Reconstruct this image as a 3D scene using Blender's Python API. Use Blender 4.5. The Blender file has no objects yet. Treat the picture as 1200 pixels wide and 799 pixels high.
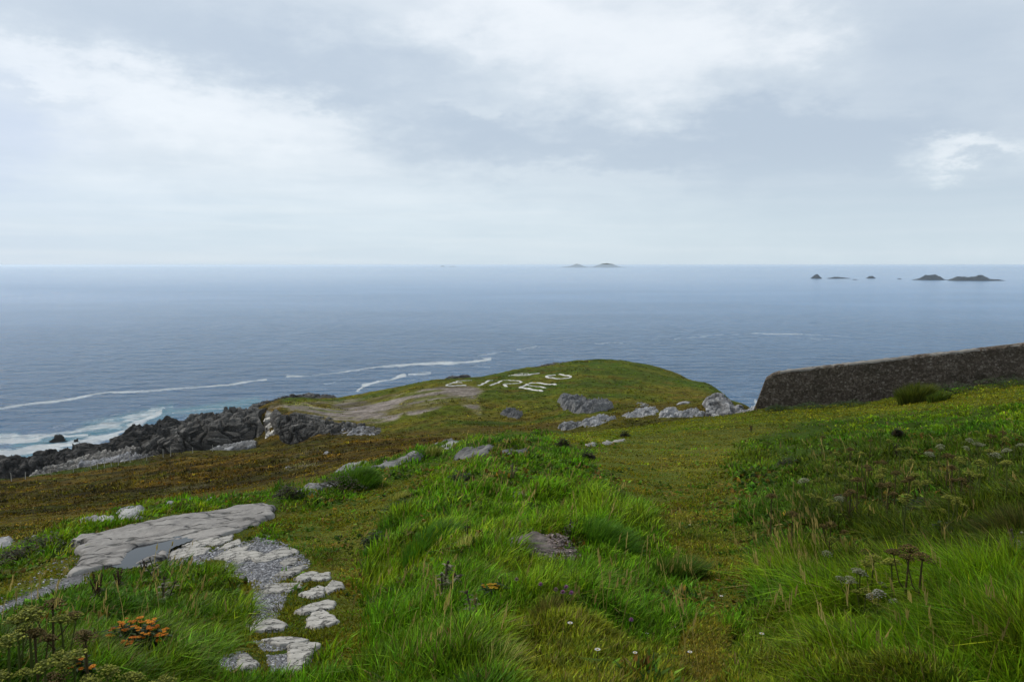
import bpy, bmesh, math, random
import numpy as np
from mathutils import Vector, Matrix

random.seed(7); rng = np.random.default_rng(11)
scene = bpy.context.scene
COL = scene.collection
EYE = 62.0                       # camera height above the sea, metres
F = 933.0; CX = 600.0; CY = 399.5
PITCH = math.radians(5.45)
cp, sp = math.cos(PITCH), math.sin(PITCH)
SEA_R = 40000.0

# ------------------------------------------------------------------ projection helpers
def ray(px, py):
    px = np.asarray(px, float); py = np.asarray(py, float)
    xc = (px - CX) / F; yc = (CY - py) / F
    return xc / (cp + yc * sp), (-sp + yc * cp) / (cp + yc * sp)     # X and Z per metre forward

def unproj(px, py, D):
    a, b = ray(px, py); D = np.asarray(D, float)
    return np.stack([a * D, D + 0 * a, EYE + b * D], -1)

def project(x, y, z):
    dz = z - EYE
    f = y * cp - dz * sp; u = y * sp + dz * cp
    f = np.where(f > 0.05, f, 0.05)
    return CX + F * x / f, CY - F * u / f

# ------------------------------------------------------------------ numpy noise
def _h(ix, iy, iz, seed):
    h = (ix.astype(np.int64) * 374761393 + iy.astype(np.int64) * 668265263 + iz.astype(np.int64) * 2147483647 + seed * 974711) & 0xffffffff
    h = ((h ^ (h >> 13)) * 1274126177) & 0xffffffff
    h = ((h ^ (h >> 15)) * 2246822519) & 0xffffffff
    return ((h ^ (h >> 16)) & 0xffffff) / float(0xffffff)

def vn2(x, y, seed=0):
    ix = np.floor(x); iy = np.floor(y); fx = x - ix; fy = y - iy
    fx = fx * fx * fx * (fx * (fx * 6 - 15) + 10); fy = fy * fy * fy * (fy * (fy * 6 - 15) + 10)
    z = np.zeros_like(ix)
    a = _h(ix, iy, z, seed); b = _h(ix + 1, iy, z, seed); c = _h(ix, iy + 1, z, seed); d = _h(ix + 1, iy + 1, z, seed)
    return ((a + (b - a) * fx) * (1 - fy) + (c + (d - c) * fx) * fy) * 2 - 1

def fbm2(x, y, seed=0, octv=4, gain=.5):
    s = 0; a = 1; t = 0
    for k in range(octv):
        s = s + a * vn2(x, y, seed + k * 17); t += a
        x, y = (x * .8 - y * .6) * 2.03 + 5.1, (x * .6 + y * .8) * 2.03 + 1.7; a *= gain
    return s / t * 1.4

def vn3(p, seed=0):
    i = np.floor(p); f = p - i; f = f * f * f * (f * (f * 6 - 15) + 10)
    r = 0
    for dx in (0, 1):
        for dy in (0, 1):
            for dz in (0, 1):
                w = (f[:, 0] if dx else 1 - f[:, 0]) * (f[:, 1] if dy else 1 - f[:, 1]) * (f[:, 2] if dz else 1 - f[:, 2])
                r = r + w * _h(i[:, 0] + dx, i[:, 1] + dy, i[:, 2] + dz, seed)
    return r * 2 - 1

def fbm3(p, seed=0, octv=4, gain=.5):
    s = 0; a = 1; t = 0
    for k in range(octv):
        s = s + a * vn3(p, seed + 13 * k); t += a; p = p * 2.07 + 3.3; a *= gain
    return s / t * 1.4

def cell3(p, seed=0):
    """distance between the two nearest feature points: 0 on the cracks; and a random value per cell"""
    i = np.floor(p); n = len(p); d1 = np.full(n, 9.); d2 = np.full(n, 9.); v = np.zeros(n)
    for dx in (-1, 0, 1):
        for dy in (-1, 0, 1):
            for dz in (-1, 0, 1):
                c = i + np.array([dx, dy, dz])
                q = c + np.stack([_h(c[:, 0], c[:, 1], c[:, 2], seed + k) for k in (1, 2, 3)], -1)
                d = np.linalg.norm(q - p, axis=1); val = _h(c[:, 0], c[:, 1], c[:, 2], seed + 9)
                m = d < d1
                d2 = np.where(m, d1, np.minimum(d2, d)); v = np.where(m, val, v); d1 = np.where(m, d, d1)
    return d2 - d1, v

def facets(p, seed=0):
    """broken rock: every cell carries its own tilted plane. Returns the offset, the gap to the next cell and a random value per cell"""
    i = np.floor(p); n = len(p); d1 = np.full(n, 9.); d2 = np.full(n, 9.); out = np.zeros(n); v = np.zeros(n)
    for dx in (-1, 0, 1):
        for dy in (-1, 0, 1):
            for dz in (-1, 0, 1):
                c = i + np.array([dx, dy, dz]); R = [_h(c[:, 0], c[:, 1], c[:, 2], seed + k) for k in range(1, 8)]
                e = p - c - np.stack(R[:3], -1); d = np.abs(e).max(1) * .6 + np.linalg.norm(e, axis=1) * .4
                o = (R[3] - .5) + (e[:, 0] * (R[4] - .5) + e[:, 1] * (R[5] - .5) + e[:, 2] * (R[6] - .5)) * 1.5
                m = d < d1; d2 = np.where(m, d1, np.minimum(d2, d)); out = np.where(m, o, out); v = np.where(m, R[3], v); d1 = np.where(m, d, d1)
    return out, d2 - d1, v

def sstep(a, b, x):
    t = np.clip((x - a) / (b - a), 0, 1); return t * t * (3 - 2 * t)

def poly_sd(x, y, P):
    """signed distance to a polygon, positive inside"""
    P = np.asarray(P, float); n = len(P); d = np.full(x.shape, 1e18); ins = np.zeros(x.shape, bool)
    for k in range(n):
        ax, ay = P[k]; bx, by = P[(k + 1) % n]
        ex, ey = bx - ax, by - ay
        t = np.clip(((x - ax) * ex + (y - ay) * ey) / (ex * ex + ey * ey + 1e-12), 0, 1)
        d = np.minimum(d, (x - ax - t * ex) ** 2 + (y - ay - t * ey) ** 2)
        if ay != by:
            c = ((ay > y) != (by > y)) & (x < (bx - ax) * (y - ay) / (by - ay) + ax); ins ^= c
    d = np.sqrt(d); return np.where(ins, d, -d)

def line_d(x, y, P):
    P = np.asarray(P, float); d = np.full(x.shape, 1e18)
    for k in range(len(P) - 1):
        ax, ay = P[k]; ex, ey = P[k + 1] - P[k]
        t = np.clip(((x - ax) * ex + (y - ay) * ey) / (ex * ex + ey * ey + 1e-12), 0, 1)
        d = np.minimum(d, (x - ax - t * ex) ** 2 + (y - ay - t * ey) ** 2)
    return np.sqrt(d)

# ------------------------------------------------------------------ the lie of the land: surveyed points (px, py, metres forward)
S = []          # points seen in the photograph
def sv(*t): S.extend(t)
# foreground
sv((-150, 799, 3.0), (0, 799, 3.2), (150, 799, 3.4), (300, 799, 3.7), (420, 799, 3.6), (520, 799, 3.15), (650, 799, 3.0), (800, 799, 3.05), (950, 799, 2.9), (1100, 799, 2.75), (1250, 799, 2.7))
sv((0, 755, 4.3), (160, 740, 4.9), (300, 740, 5.2), (340, 770, 4.5), (420, 740, 4.9), (375, 710, 6.0), (340, 665, 7.8), (300, 640, 9.2), (200, 690, 7.2), (60, 690, 8.0))
sv((200, 600, 12.2), (320, 600, 12.0), (100, 660, 9.4), (200, 650, 9.4), (85, 640, 10.6), (0, 705, 7.9), (-80, 720, 7.8), (0, 665, 10.8))
sv((520, 740, 4.3), (600, 740, 4.15), (540, 690, 5.3), (630, 665, 5.6), (630, 632, 6.6), (700, 700, 4.9), (600, 600, 8.4), (600, 560, 11.2), (520, 600, 8.8), (520, 570, 11), (560, 527, 16.5))
sv((430, 690, 6.9), (430, 650, 8.4), (400, 600, 11.6), (470, 565, 14.2), (525, 540, 17))
sv((380, 572, 14.0), (430, 552, 16.5), (500, 530, 19.5), (330, 585, 13.8))
sv((760, 740, 4.1), (800, 700, 5.0), (820, 650, 6.7), (810, 600, 9.3), (810, 560, 13), (810, 530, 18.5), (700, 620, 7.2), (700, 570, 10.8), (660, 540, 14.6), (690, 525, 19), (760, 510, 27))
sv((900, 720, 4.3), (900, 660, 5.9), (900, 600, 8.5), (920, 560, 11.3), (1000, 690, 4.7), (1000, 640, 6.1), (1000, 600, 7.9), (1000, 560, 10.8), (1000, 520, 17), (1100, 680, 4.4), (1120, 630, 5.6), (1200, 700, 3.9), (1200, 640, 5.0), (1250, 640, 4.9), (1150, 590, 7.2), (1200, 590, 6.9), (1150, 555, 10.2), (1150, 520, 15), (1250, 520, 13.5), (1100, 490, 23), (1000, 490, 27), (900, 510, 24), (1200, 480, 22), (1300, 480, 20))
# at the foot of the wall, and the near crest
sv((890, 480, 37.6), (950, 476, 37), (1000, 473, 36.4), (1070, 464, 35.6), (1130, 455, 35), (1200, 448, 34.2), (1300, 440, 33))
sv((600, 515, 20), (640, 509, 26), (700, 505, 31), (800, 492, 34.5), (860, 486, 36.5))
# brown slope on the left, from the bank down to the fence
sv((0, 640, 15), (0, 618, 22), (0, 597, 40), (0, 580, 80), (0, 566, 150), (100, 612, 17), (100, 588, 40), (100, 566, 85), (100, 549, 150))
sv((200, 594, 18), (200, 573, 40), (200, 551, 85), (200, 535, 140), (350, 573, 18), (350, 559, 30), (350, 541, 60), (350, 522, 122), (450, 544, 20), (450, 529, 45), (450, 512, 105))
sv((-150, 660, 15), (-150, 625, 30), (-150, 598, 80), (-150, 586, 150))
# headland
sv((345, 518, 143), (345, 486, 157), (340, 477, 172), (345, 468, 205), (442, 510, 138), (450, 496, 149), (450, 481, 164), (450, 470, 180), (450, 462, 203), (450, 457, 222))
sv((520, 500, 124), (520, 490, 140), (520, 470, 164), (520, 452, 192), (520, 445, 218), (400, 467, 222), (400, 476, 188), (400, 487, 163))
sv((600, 506, 108), (600, 490, 138), (600, 470, 163), (600, 452, 190), (600, 440, 216), (600, 435, 232))
sv((700, 496, 103), (700, 480, 133), (700, 460, 166), (700, 440, 203), (700, 427, 232), (700, 421.5, 250))
sv((800, 486, 108), (800, 470, 146), (800, 455, 193), (800, 445, 220), (790, 436.5, 240), (650, 427, 245), (745, 425.5, 250))
sv((850, 464, 190), (875, 477, 128), (840, 480, 110), (832, 452, 215))
H3 = []         # hidden ground: (px, metres forward, drop below the eye)
def hv(px, *t): H3.extend((px, a, b) for a, b in t)
hv(600, (40, 9.6), (70, 16.6), (258, 37), (295, 52), (335, 68))
hv(700, (60, 14), (275, 35), (310, 50), (350, 68)); hv(800, (60, 13.6), (262, 40), (290, 54), (320, 68)); hv(520, (40, 9.4), (75, 17), (250, 42), (300, 66))
hv(850, (70, 15.5), (230, 41), (260, 53), (295, 68)); hv(885, (60, 13.5), (100, 21.5), (150, 31), (200, 43), (255, 66))
hv(450, (250, 45), (290, 66)); hv(400, (250, 48), (285, 66)); hv(345, (230, 42), (250, 52), (280, 67)); hv(300, (150, 33.5), (185, 34), (212, 41), (240, 53), (268, 67))
hv(250, (150, 35), (170, 40), (200, 50), (240, 65)); hv(175, (150, 37), (180, 45), (215, 56), (240, 65)); hv(100, (175, 46), (210, 57), (240, 66)); hv(0, (180, 50), (215, 59), (240, 67)); hv(-150, (180, 56), (210, 66), (240, 74))
hv(950, (48, 9.8), (70, 17), (110, 28), (160, 46), (210, 67)); hv(1060, (45, 8.2), (70, 15.5), (110, 28), (160, 48), (200, 67)); hv(1200, (42, 7.2), (65, 14), (110, 30), (150, 47), (185, 67)); hv(1320, (42, 7), (65, 14), (110, 30), (180, 67))
# under and beside the viewer
N3 = [(x, 1.0, 1.65) for x in (-.8, -.3, .2, .7)] + [(-1.6, 1.9, 1.75), (-.6, 2, 1.72), (.4, 2, 1.62), (1.5, 1.9, 1.55)] + [(0, .3, 1.62)]
# well off to the sides
for sgn, sl in ((-1, .30), (1, .16)):
    for th in (48, 62, 78):
        for r, extra in ((3, 0), (8, 0), (20, 0), (60, 0), (130, .05), (220, .08)):
            N3.append((sgn * r * math.sin(math.radians(th)), r * math.cos(math.radians(th)), 1.6 + r * min(.29, (sl + extra) * (.55 + .45 * min(1, r / 15)))))
_c = []
for px, py, D in S: _c.append(unproj(px, py, D))
for px, D, dr in H3: _c.append(np.array([(px - 600) / F * D / (cp - .11 * sp), D, EYE - dr]))
for x, y, dr in N3: _c.append(np.array([x, y, EYE - dr]))
_c = np.array(_c)
def _ab(x, y):
    r = np.sqrt(x * x + y * y) + 1e-6; th = np.arctan2(x, y)
    th = np.clip(th, -1.40, 1.40)
    return np.stack([th * 3.0, np.log(r) * 1.0], -1), r
_A, _R = _ab(_c[:, 0], _c[:, 1]); _G = (EYE - _c[:, 2] - 1.6) / _R
def _tps(d2): return np.where(d2 > 0, .5 * d2 * np.log(d2 + 1e-20), 0)
_n = len(_A); _K = _tps(((_A[:, None] - _A[None]) ** 2).sum(-1)) + np.eye(_n) * 2e-4
_P = np.c_[np.ones(_n), _A]; _M = np.block([[_K, _P], [_P.T, np.zeros((3, 3))]])
_W = np.linalg.solve(_M, np.r_[_G, 0, 0, 0])
def base_z(x, y):
    x = np.asarray(x, float).ravel(); y = np.asarray(y, float).ravel(); out = np.empty(len(x))
    for k in range(0, len(x), 40000):
        a, r = _ab(x[k:k + 40000], y[k:k + 40000])
        d2 = (a * a).sum(1)[:, None] + (_A * _A).sum(1)[None] - 2 * a @ _A.T; d2 = np.maximum(d2, 0)
        g = _tps(d2) @ _W[:_n] + _W[_n] + a @ _W[_n + 1:]
        th = np.abs(np.arctan2(x[k:k + 40000], y[k:k + 40000])); w = sstep(1.4, 2.3, th)
        g = g * (1 - w) + .03 * w
        out[k:k + 40000] = EYE - 1.6 - g * r
    return out

# ------------------------------------------------------------------ zones of the ground (outlines in photo pixels, laid on the land)
TURF = [
    [(325, 640), (322, 602), (350, 596), (420, 586), (470, 560), (530, 540), (556, 533), (540, 550), (500, 562), (462, 590), (446, 620), (436, 660), (436, 700), (428, 760), (420, 799), (375, 799), (388, 740), (392, 690), (365, 650)],
    [(-60, 700), (0, 682), (60, 652), (84, 652), (95, 668), (0, 706), (-60, 735)],
    [(690, 524), (755, 506), (890, 494), (960, 488), (905, 506), (868, 520), (858, 545), (866, 600), (892, 645), (896, 690), (860, 730), (840, 799), (800, 799), (806, 700), (796, 660), (775, 620), (748, 590), (715, 562), (690, 545)],
]
LAWN = [[(640, 512), (700, 500), (800, 488), (890, 479), (1000, 471), (1080, 466), (1140, 456), (1300, 440), (1300, 478), (1200, 470), (1120, 478), (1040, 487), (960, 492), (890, 496), (760, 508), (690, 522), (650, 520)]]
HEATHZ = [(-400, 640), (-150, 640), (0, 628), (60, 612), (150, 596), (250, 575), (330, 566), (400, 548), (460, 536), (520, 522), (575, 516), (620, 506), (690, 498), (700, 470), (560, 480), (440, 500), (330, 500), (-400, 540)]
GRAVEL = [
    [(-60, 745), (0, 712), (40, 694), (84, 674), (104, 668), (108, 680), (60, 696), (0, 722), (-60, 760)],
    [(255, 668), (282, 640), (310, 634), (340, 642), (362, 660), (350, 668), (322, 682), (335, 694), (330, 712), (322, 728), (300, 730), (282, 712), (300, 700), (296, 682), (284, 674)],
    [(262, 770), (285, 765), (300, 778), (296, 788), (258, 782)],
    [(315, 770), (345, 766), (345, 790), (318, 786)],
    [(300, 752), (345, 750), (340, 758), (310, 762)],
    [(196, 648), (222, 640), (246, 648), (262, 640), (272, 646), (232, 660), (200, 660)],
]
PATHZ = [(-20, 716), (40, 690), (84, 672), (80, 645), (100, 628), (200, 600), (300, 590), (330, 600), (318, 618), (300, 632), (345, 640), (372, 662), (410, 680), (410, 700), (402, 740), (384, 765), (365, 795), (250, 797), (256, 764), (285, 752), (282, 728), (275, 700), (262, 668), (200, 664), (110, 680), (60, 700), (0, 726)]
ERODED = [(318, 470), (338, 480), (366, 492), (400, 494), (436, 496), (462, 492), (474, 484), (492, 490), (506, 484), (520, 474), (530, 468), (552, 480), (562, 492), (566, 480), (556, 466), (568, 458), (548, 452), (520, 452), (500, 456), (470, 464), (440, 470), (408, 470), (372, 476), (340, 474)]
def soft(x, y, P, w): return sstep(-w, w, poly_sd(x, y, P))
def zone(px, py, polys, w):
    m = np.zeros(px.shape)
    for P in polys: m = np.maximum(m, soft(px, py, P, w))
    return m

def zones(x, y, z):
    """weights of turf, lawn, heath, gravel, eroded ground at world points"""
    px, py = project(x, y, z)
    wob = 5 * fbm2(x * 1.3, y * 1.3, 5, 3) * np.clip(14 / (np.abs(y) + 1), .25, 1.6)
    wx = px + wob * 1.6; wy = py + wob * .7
    near = (1 - sstep(30, 44, y)) * (y > 1)
    t = zone(wx, wy, TURF, 7) * near
    l = zone(wx, wy, LAWN, 5) * (1 - sstep(46, 60, y)) * sstep(9, 14, y)
    g = zone(px + wob * .5, py + wob * .3, GRAVEL, 1.5) * (1 - sstep(12, 14, y)) * (y > 1)
    th = np.arctan2(x, y)
    edge = np.interp(th, np.radians([-60, -33, -20, -14, -8, -4, 0, 5, 12, 18]), [13, 15, 16.5, 18.5, 21, 26, 34, 44, 50, 52])
    far = sstep(0, .22, np.log(np.maximum(np.sqrt(x * x + y * y), .1) / edge) + .10 * fbm2(x * .25, y * .25, 8, 3))
    h = far * (1 - l)
    e = soft(px + 5 * fbm2(x * .12, y * .12, 31, 4), py + 3.0 * fbm2(x * .12, y * .12, 32, 4), ERODED, 2.0) * sstep(130, 140, y)
    return t, l, h, g, e, px, py

def ground_z(x, y, detail=True):
    x = np.asarray(x, float).ravel(); y = np.asarray(y, float).ravel()
    z = base_z(x, y)
    if not detail: return z
    r = np.sqrt(x * x + y * y)
    t, l, h, g, e, px, py = zones(x, y, z)
    pz = soft(px, py, PATHZ, 9) * (1 - sstep(13, 17, r)) * (y > 1)
    lush = np.clip(1 - np.maximum.reduce([t, l * .8, h, g, pz]), 0, 1)
    n1 = fbm2(x * .85, y * .85, 41, 3); n2 = fbm2(x * 2.6, y * 2.6, 47, 3)
    z = z + lush * (.15 * n1 + .075 * n2) * np.clip(r / 3, .3, 1) + (t + l) * (1 - .8 * pz) * .022 * fbm2(x * 1.6, y * 1.6, 53, 3)
    fz = h * np.clip((r - 14) / 60, 0, 1)
    z = z + fz * (.50 * fbm2(x * .07, y * .11, 61, 4) + .24 * fbm2(x * .30, y * .45, 66, 4)) * (1 - .5 * e)
    return np.maximum(z, -4.0)

def hit(px, py, dmin=1.6, dmax=330, above=0.0, detail=False):
    """ground points seen at photo pixels (first crossing of the ray between dmin and dmax)"""
    px = np.atleast_1d(np.asarray(px, float)); py = np.atleast_1d(np.asarray(py, float))
    n = len(px); lo = np.full(n, math.log(dmin)); hi = np.full(n, math.log(dmax))
    for m in (140, 12, 8):                                        # march, then refine twice
        t = lo[:, None] + (hi - lo)[:, None] * np.linspace(0, 1, m)[None]; D = np.exp(t)
        a, b = ray(px, py); x = a[:, None] * D; z = EYE + b[:, None] * D
        f = z - ground_z(x.ravel(), D.ravel(), detail).reshape(n, m) - above
        neg = f <= 0; i = np.where(neg.any(1), np.argmax(neg, 1), np.argmin(np.abs(f), 1)); j = np.maximum(i - 1, 0); k = np.arange(n)
        lo, hi = t[k, j], t[k, i]
    d = np.exp((lo + hi) / 2); q = unproj(px, py, d); q[:, 2] = ground_z(q[:, 0], q[:, 1], detail) + above
    return q

# ------------------------------------------------------------------ object helpers
def mesh_obj(name, verts, faces, mat=None, parent=None, smooth=False, col=None, loc=None):
    me = bpy.data.meshes.new(name)
    verts = np.asarray(verts, float)
    if loc is not None: verts = verts - np.asarray(loc, float)
    if isinstance(faces, np.ndarray):
        n, k = faces.shape
        me.vertices.add(len(verts)); me.vertices.foreach_set("co", verts.astype(np.float32).ravel())
        me.loops.add(n * k); me.loops.foreach_set("vertex_index", faces.astype(np.int32).ravel())
        me.polygons.add(n); me.polygons.foreach_set("loop_start", np.arange(0, n * k, k, dtype=np.int32))
        try: me.polygons.foreach_set("loop_total", np.full(n, k, np.int32))
        except Exception: pass
        me.update(calc_edges=True)
    else:
        me.from_pydata([tuple(v) for v in verts], [], [tuple(f) for f in faces]); me.update()
    me.polygons.foreach_set("use_smooth", np.full(len(me.polygons), smooth, bool))
    if col is not None:
        for nm, arr in (col.items() if isinstance(col, dict) else (("tint", col),)):
            arr = np.asarray(arr, float); arr = arr if arr.shape[1] == 4 else np.c_[arr, np.ones(len(arr))]
            at = me.color_attributes.new(nm, 'FLOAT_COLOR', 'POINT'); at.data.foreach_set("color", arr.astype(np.float32).ravel())
    if mat: me.materials.append(mat)
    o = bpy.data.objects.new(name, me); COL.objects.link(o)
    if loc is not None: o.location = tuple(float(v) for v in loc)
    if parent: o.parent = parent
    return o

def tag(o, label=None, cat=None, group=None, kind=None):
    if label: o['label'] = label
    if cat: o['category'] = cat
    if group: o['group'] = group
    if kind: o['kind'] = kind
    return o

def thing(name, label, cat, loc=(0, 0, 0), rz=0, group=None, scale=1):
    o = bpy.data.objects.new(name, None); COL.objects.link(o); o.empty_display_size = .1
    o.location = tuple(float(v) for v in loc); o.rotation_euler = (0, 0, rz); o.scale = (scale,) * 3
    return tag(o, label, cat, group)

def copy_thing(o, loc, rz, scale, label, group=None, parent=None):
    c = o.copy(); COL.objects.link(c)
    if parent is None:
        c.location = tuple(float(v) for v in loc); c.rotation_euler = (0, 0, rz); c.scale = (scale,) * 3
        c['label'] = label
        if group: c['group'] = group
        elif 'group' in c: del c['group']
    else: c.parent = parent
    for ch in list(o.children): copy_thing(ch, None, None, None, None, parent=c)
    return c

def grid_faces(nr, nc, wrap=False):
    i = np.arange(nr - 1)[:, None] * nc; j = np.arange(nc if wrap else nc - 1)[None]
    j2 = (j + 1) % nc
    return np.stack([i + j, i + j2, i + nc + j2, i + nc + j], -1).reshape(-1, 4)
# ------------------------------------------------------------------ materials
class NT:
    def __init__(s, name):
        s.m = bpy.data.materials.new(name); s.m.use_nodes = True; s.t = s.m.node_tree; s.t.nodes.clear()
        s.out = s.n('ShaderNodeOutputMaterial'); s.b = s.n('ShaderNodeBsdfPrincipled'); s.l(s.b.outputs[0], s.out.inputs['Surface'])
        s.b.inputs['Roughness'].default_value = .85
        s.b.inputs['Specular IOR Level'].default_value = .25
    def n(s, t, **k):
        x = s.t.nodes.new(t)
        for a, v in k.items(): setattr(x, a, v)
        return x
    def l(s, a, b): s.t.links.new(a, b)
    def put(s, sock, v):
        if hasattr(v, 'links') or hasattr(v, 'is_output'): s.l(v, sock)
        else: sock.default_value = v
    def math(s, op, a, b=0., c=None, clamp=False):
        x = s.n('ShaderNodeMath', operation=op, use_clamp=clamp); s.put(x.inputs[0], a); s.put(x.inputs[1], b)
        if c is not None: s.put(x.inputs[2], c)
        return x.outputs[0]
    def mix(s, f, a, b, blend='MIX'):
        x = s.n('ShaderNodeMix', data_type='RGBA', blend_type=blend); s.put(x.inputs[0], f)
        for i, v in ((6, a), (7, b)):
            s.put(x.inputs[i], v if not isinstance(v, tuple) else (*v[:3], 1))
        return x.outputs[2]
    def coord(s, kind='Object', scale=(1, 1, 1), rot=(0, 0, 0)):
        c = s.n('ShaderNodeTexCoord'); m = s.n('ShaderNodeMapping'); m.inputs['Scale'].default_value = scale; m.inputs['Rotation'].default_value = rot
        s.l(c.outputs[kind], m.inputs[0]); return m.outputs[0]
    def noise(s, vec, scale, detail=4, rough=.55, dist=0., ntype=None):
        x = s.n('ShaderNodeTexNoise'); s.l(vec, x.inputs['Vector']); x.inputs['Scale'].default_value = scale; x.inputs['Detail'].default_value = detail
        x.inputs['Roughness'].default_value = rough; x.inputs['Distortion'].default_value = dist; return x.outputs[0]
    def vor(s, vec, scale, feature='F1', out='Distance', rand=1.):
        x = s.n('ShaderNodeTexVoronoi', feature=feature); s.l(vec, x.inputs['Vector']); x.inputs['Scale'].default_value = scale; x.inputs['Randomness'].default_value = rand
        return x.outputs[out]
    def ramp(s, f, stops):
        x = s.n('ShaderNodeValToRGB'); s.l(f, x.inputs[0]); e = x.color_ramp.elements
        while len(e) < len(stops): e.new(.5)
        for k, (p, c) in enumerate(stops): e[k].position = p; e[k].color = (*c, 1) if len(c) == 3 else c
        return x.outputs[0]
    def remap(s, f, a, b, c=0., d=1.):
        x = s.n('ShaderNodeMapRange'); s.put(x.inputs[0], f)
        for i, v in enumerate((a, b, c, d)): x.inputs[i + 1].default_value = v
        return x.outputs[0]
    def attr(s, name): return s.n('ShaderNodeAttribute', attribute_name=name)
    def bump(s, h, strength=.5, dist=.02, prev=None):
        x = s.n('ShaderNodeBump'); s.put(x.inputs['Strength'], strength); x.inputs['Distance'].default_value = dist; s.l(h, x.inputs['Height'])
        if prev: s.l(prev, x.inputs['Normal'])
        return x.outputs[0]
    def base(s, c): s.put(s.b.inputs['Base Color'], c if not isinstance(c, tuple) else (*c, 1)); return s
    def normal(s, n): s.l(n, s.b.inputs['Normal']); return s

def g(v): return (v, v, v)

def mat_ground():
    t = NT('ground'); v = t.coord('Object')
    a = t.attr('tint').outputs['Color']; w = t.attr('kinds'); sep = t.n('ShaderNodeSeparateColor'); t.l(w.outputs['Color'], sep.inputs[0])
    rock = sep.outputs[0]; far = sep.outputs[1]
    n1 = t.noise(v, 9, 6, .65); n2 = t.noise(v, 70, 4, .6); n3 = t.noise(v, .9, 8, .7)
    nearv = t.math('MULTIPLY', t.remap(n1, .25, .75, .55, 1.45), t.remap(n2, .25, .75, .6, 1.4))
    n4 = t.noise(v, 3.1, 6, .7); farv = t.math('MULTIPLY', t.remap(n3, .3, .7, .5, 1.5), t.remap(n4, .3, .7, .55, 1.5))
    k = t.n('ShaderNodeMix'); t.l(far, k.inputs[0]); t.l(nearv, k.inputs[2]); t.l(farv, k.inputs[3])
    c = t.n('ShaderNodeVectorMath', operation='SCALE'); t.l(a, c.inputs[0]); t.l(k.outputs[0], c.inputs['Scale'])
    t.base(c.outputs[0]); t.b.inputs['Roughness'].default_value = .95; t.b.inputs['Specular IOR Level'].default_value = .05
    b1 = t.bump(n2, .8, .015); b1 = t.bump(n1, .7, .05, b1); b2 = t.bump(n3, t.math('MULTIPLY', far, 1.), 1.3, b1)
    t.normal(b2); return t.m

def mat_sea():
    t = NT('sea water'); v = t.coord('Object')
    at = t.attr('foam'); sep = t.n('ShaderNodeSeparateColor'); t.l(at.outputs['Color'], sep.inputs[0])
    foam, turq, damp = sep.outputs[0], sep.outputs[1], sep.outputs[2]
    vs = t.coord('Object', (1, 1.9, 1), (0, 0, .25))
    fine = t.noise(vs, .55, 7, .62); lace = t.noise(vs, .16, 8, .72, .6); cell = t.vor(vs, .35, 'DISTANCE_TO_EDGE')
    # white water: dense foam is whole, thin foam breaks into lace
    th = t.math('SUBTRACT', 1.02, foam)
    f1 = t.math('SUBTRACT', t.math('ADD', t.math('MULTIPLY', lace, .75), t.math('MULTIPLY', fine, .45)), t.math('MULTIPLY', th, .95))
    fm = t.math('MULTIPLY', t.remap(f1, .06, .42), t.remap(foam, .02, .2))
    fm.node.use_clamp = True
    big = t.noise(t.coord('Object', (.0022, .0045, 1), (0, 0, .1)), 1, 4, .55)
    deep = t.mix(t.remap(big, .35, .65), (.040, .150, .310), (.075, .20, .385))
    c = t.mix(turq, deep, (.07, .30, .40)); c = t.mix(fm, c, (.74, .80, .84))
    t.base(c)
    r = t.n('ShaderNodeMix'); t.l(fm, r.inputs[0]); r.inputs[2].default_value = .16; r.inputs[3].default_value = .8; t.l(r.outputs[0], t.b.inputs['Roughness'])
    t.b.inputs['IOR'].default_value = 1.33; t.b.inputs['Specular IOR Level'].default_value = .5
    w1 = t.noise(t.coord('Object', (1, 2.2, 1), (0, 0, .3)), .045, 4, .5); w2 = t.noise(t.coord('Object', (1, 1.6, 1), (0, 0, -.15)), .12, 6, .68); w3 = t.noise(t.coord('Object', (1, 1.4, 1)), .7, 4, .6)
    s = t.math('SUBTRACT', 1.0, damp)
    n = t.bump(w3, t.math('MULTIPLY', s, 1.), 1.3); n = t.bump(w2, t.math('MULTIPLY', s, 1.), 11., n); n = t.bump(w1, t.math('MULTIPLY', s, 1.), 18., n)
    t.normal(n); return t.m

def mat_rock(name, lo, hi, scale=1., strata=(0, 0, 0), lichen=None, crack=.5, bump=.8, tint=True):
    t = NT(name); v = t.coord('Object'); vs = t.coord('Object', (1, 1, 5), strata)
    n1 = t.noise(v, 1.1 * scale, 8, .68); n2 = t.noise(v, 8 * scale, 6, .65); st = t.noise(vs, 1.3 * scale, 6, .6, .4); cr = t.vor(vs, 1.1 * scale, 'DISTANCE_TO_EDGE')
    f = t.math('ADD', t.math('MULTIPLY', n1, .45), t.math('ADD', t.math('MULTIPLY', st, .4), t.math('MULTIPLY', n2, .25)))
    c = t.mix(t.remap(f, .38, .72), lo, hi)
    c = t.mix(t.math('MULTIPLY', t.remap(cr, .0, .05, 1, 0), crack), c, tuple(x * .35 for x in lo))
    if lichen: c = t.mix(t.remap(t.noise(v, 2.6 * scale, 6, .7), .56, .66), c, lichen)
    if tint: c = t.mix(1., c, t.attr('tint').outputs['Color'], 'MULTIPLY')
    t.base(c); t.b.inputs['Roughness'].default_value = .88
    n = t.bump(n2, bump, .05 / scale); n = t.bump(st, bump, .22 / scale, n); n = t.bump(t.remap(cr, 0, .08), crack * bump, .08 / scale, n); t.normal(n)
    return t.m

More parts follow.
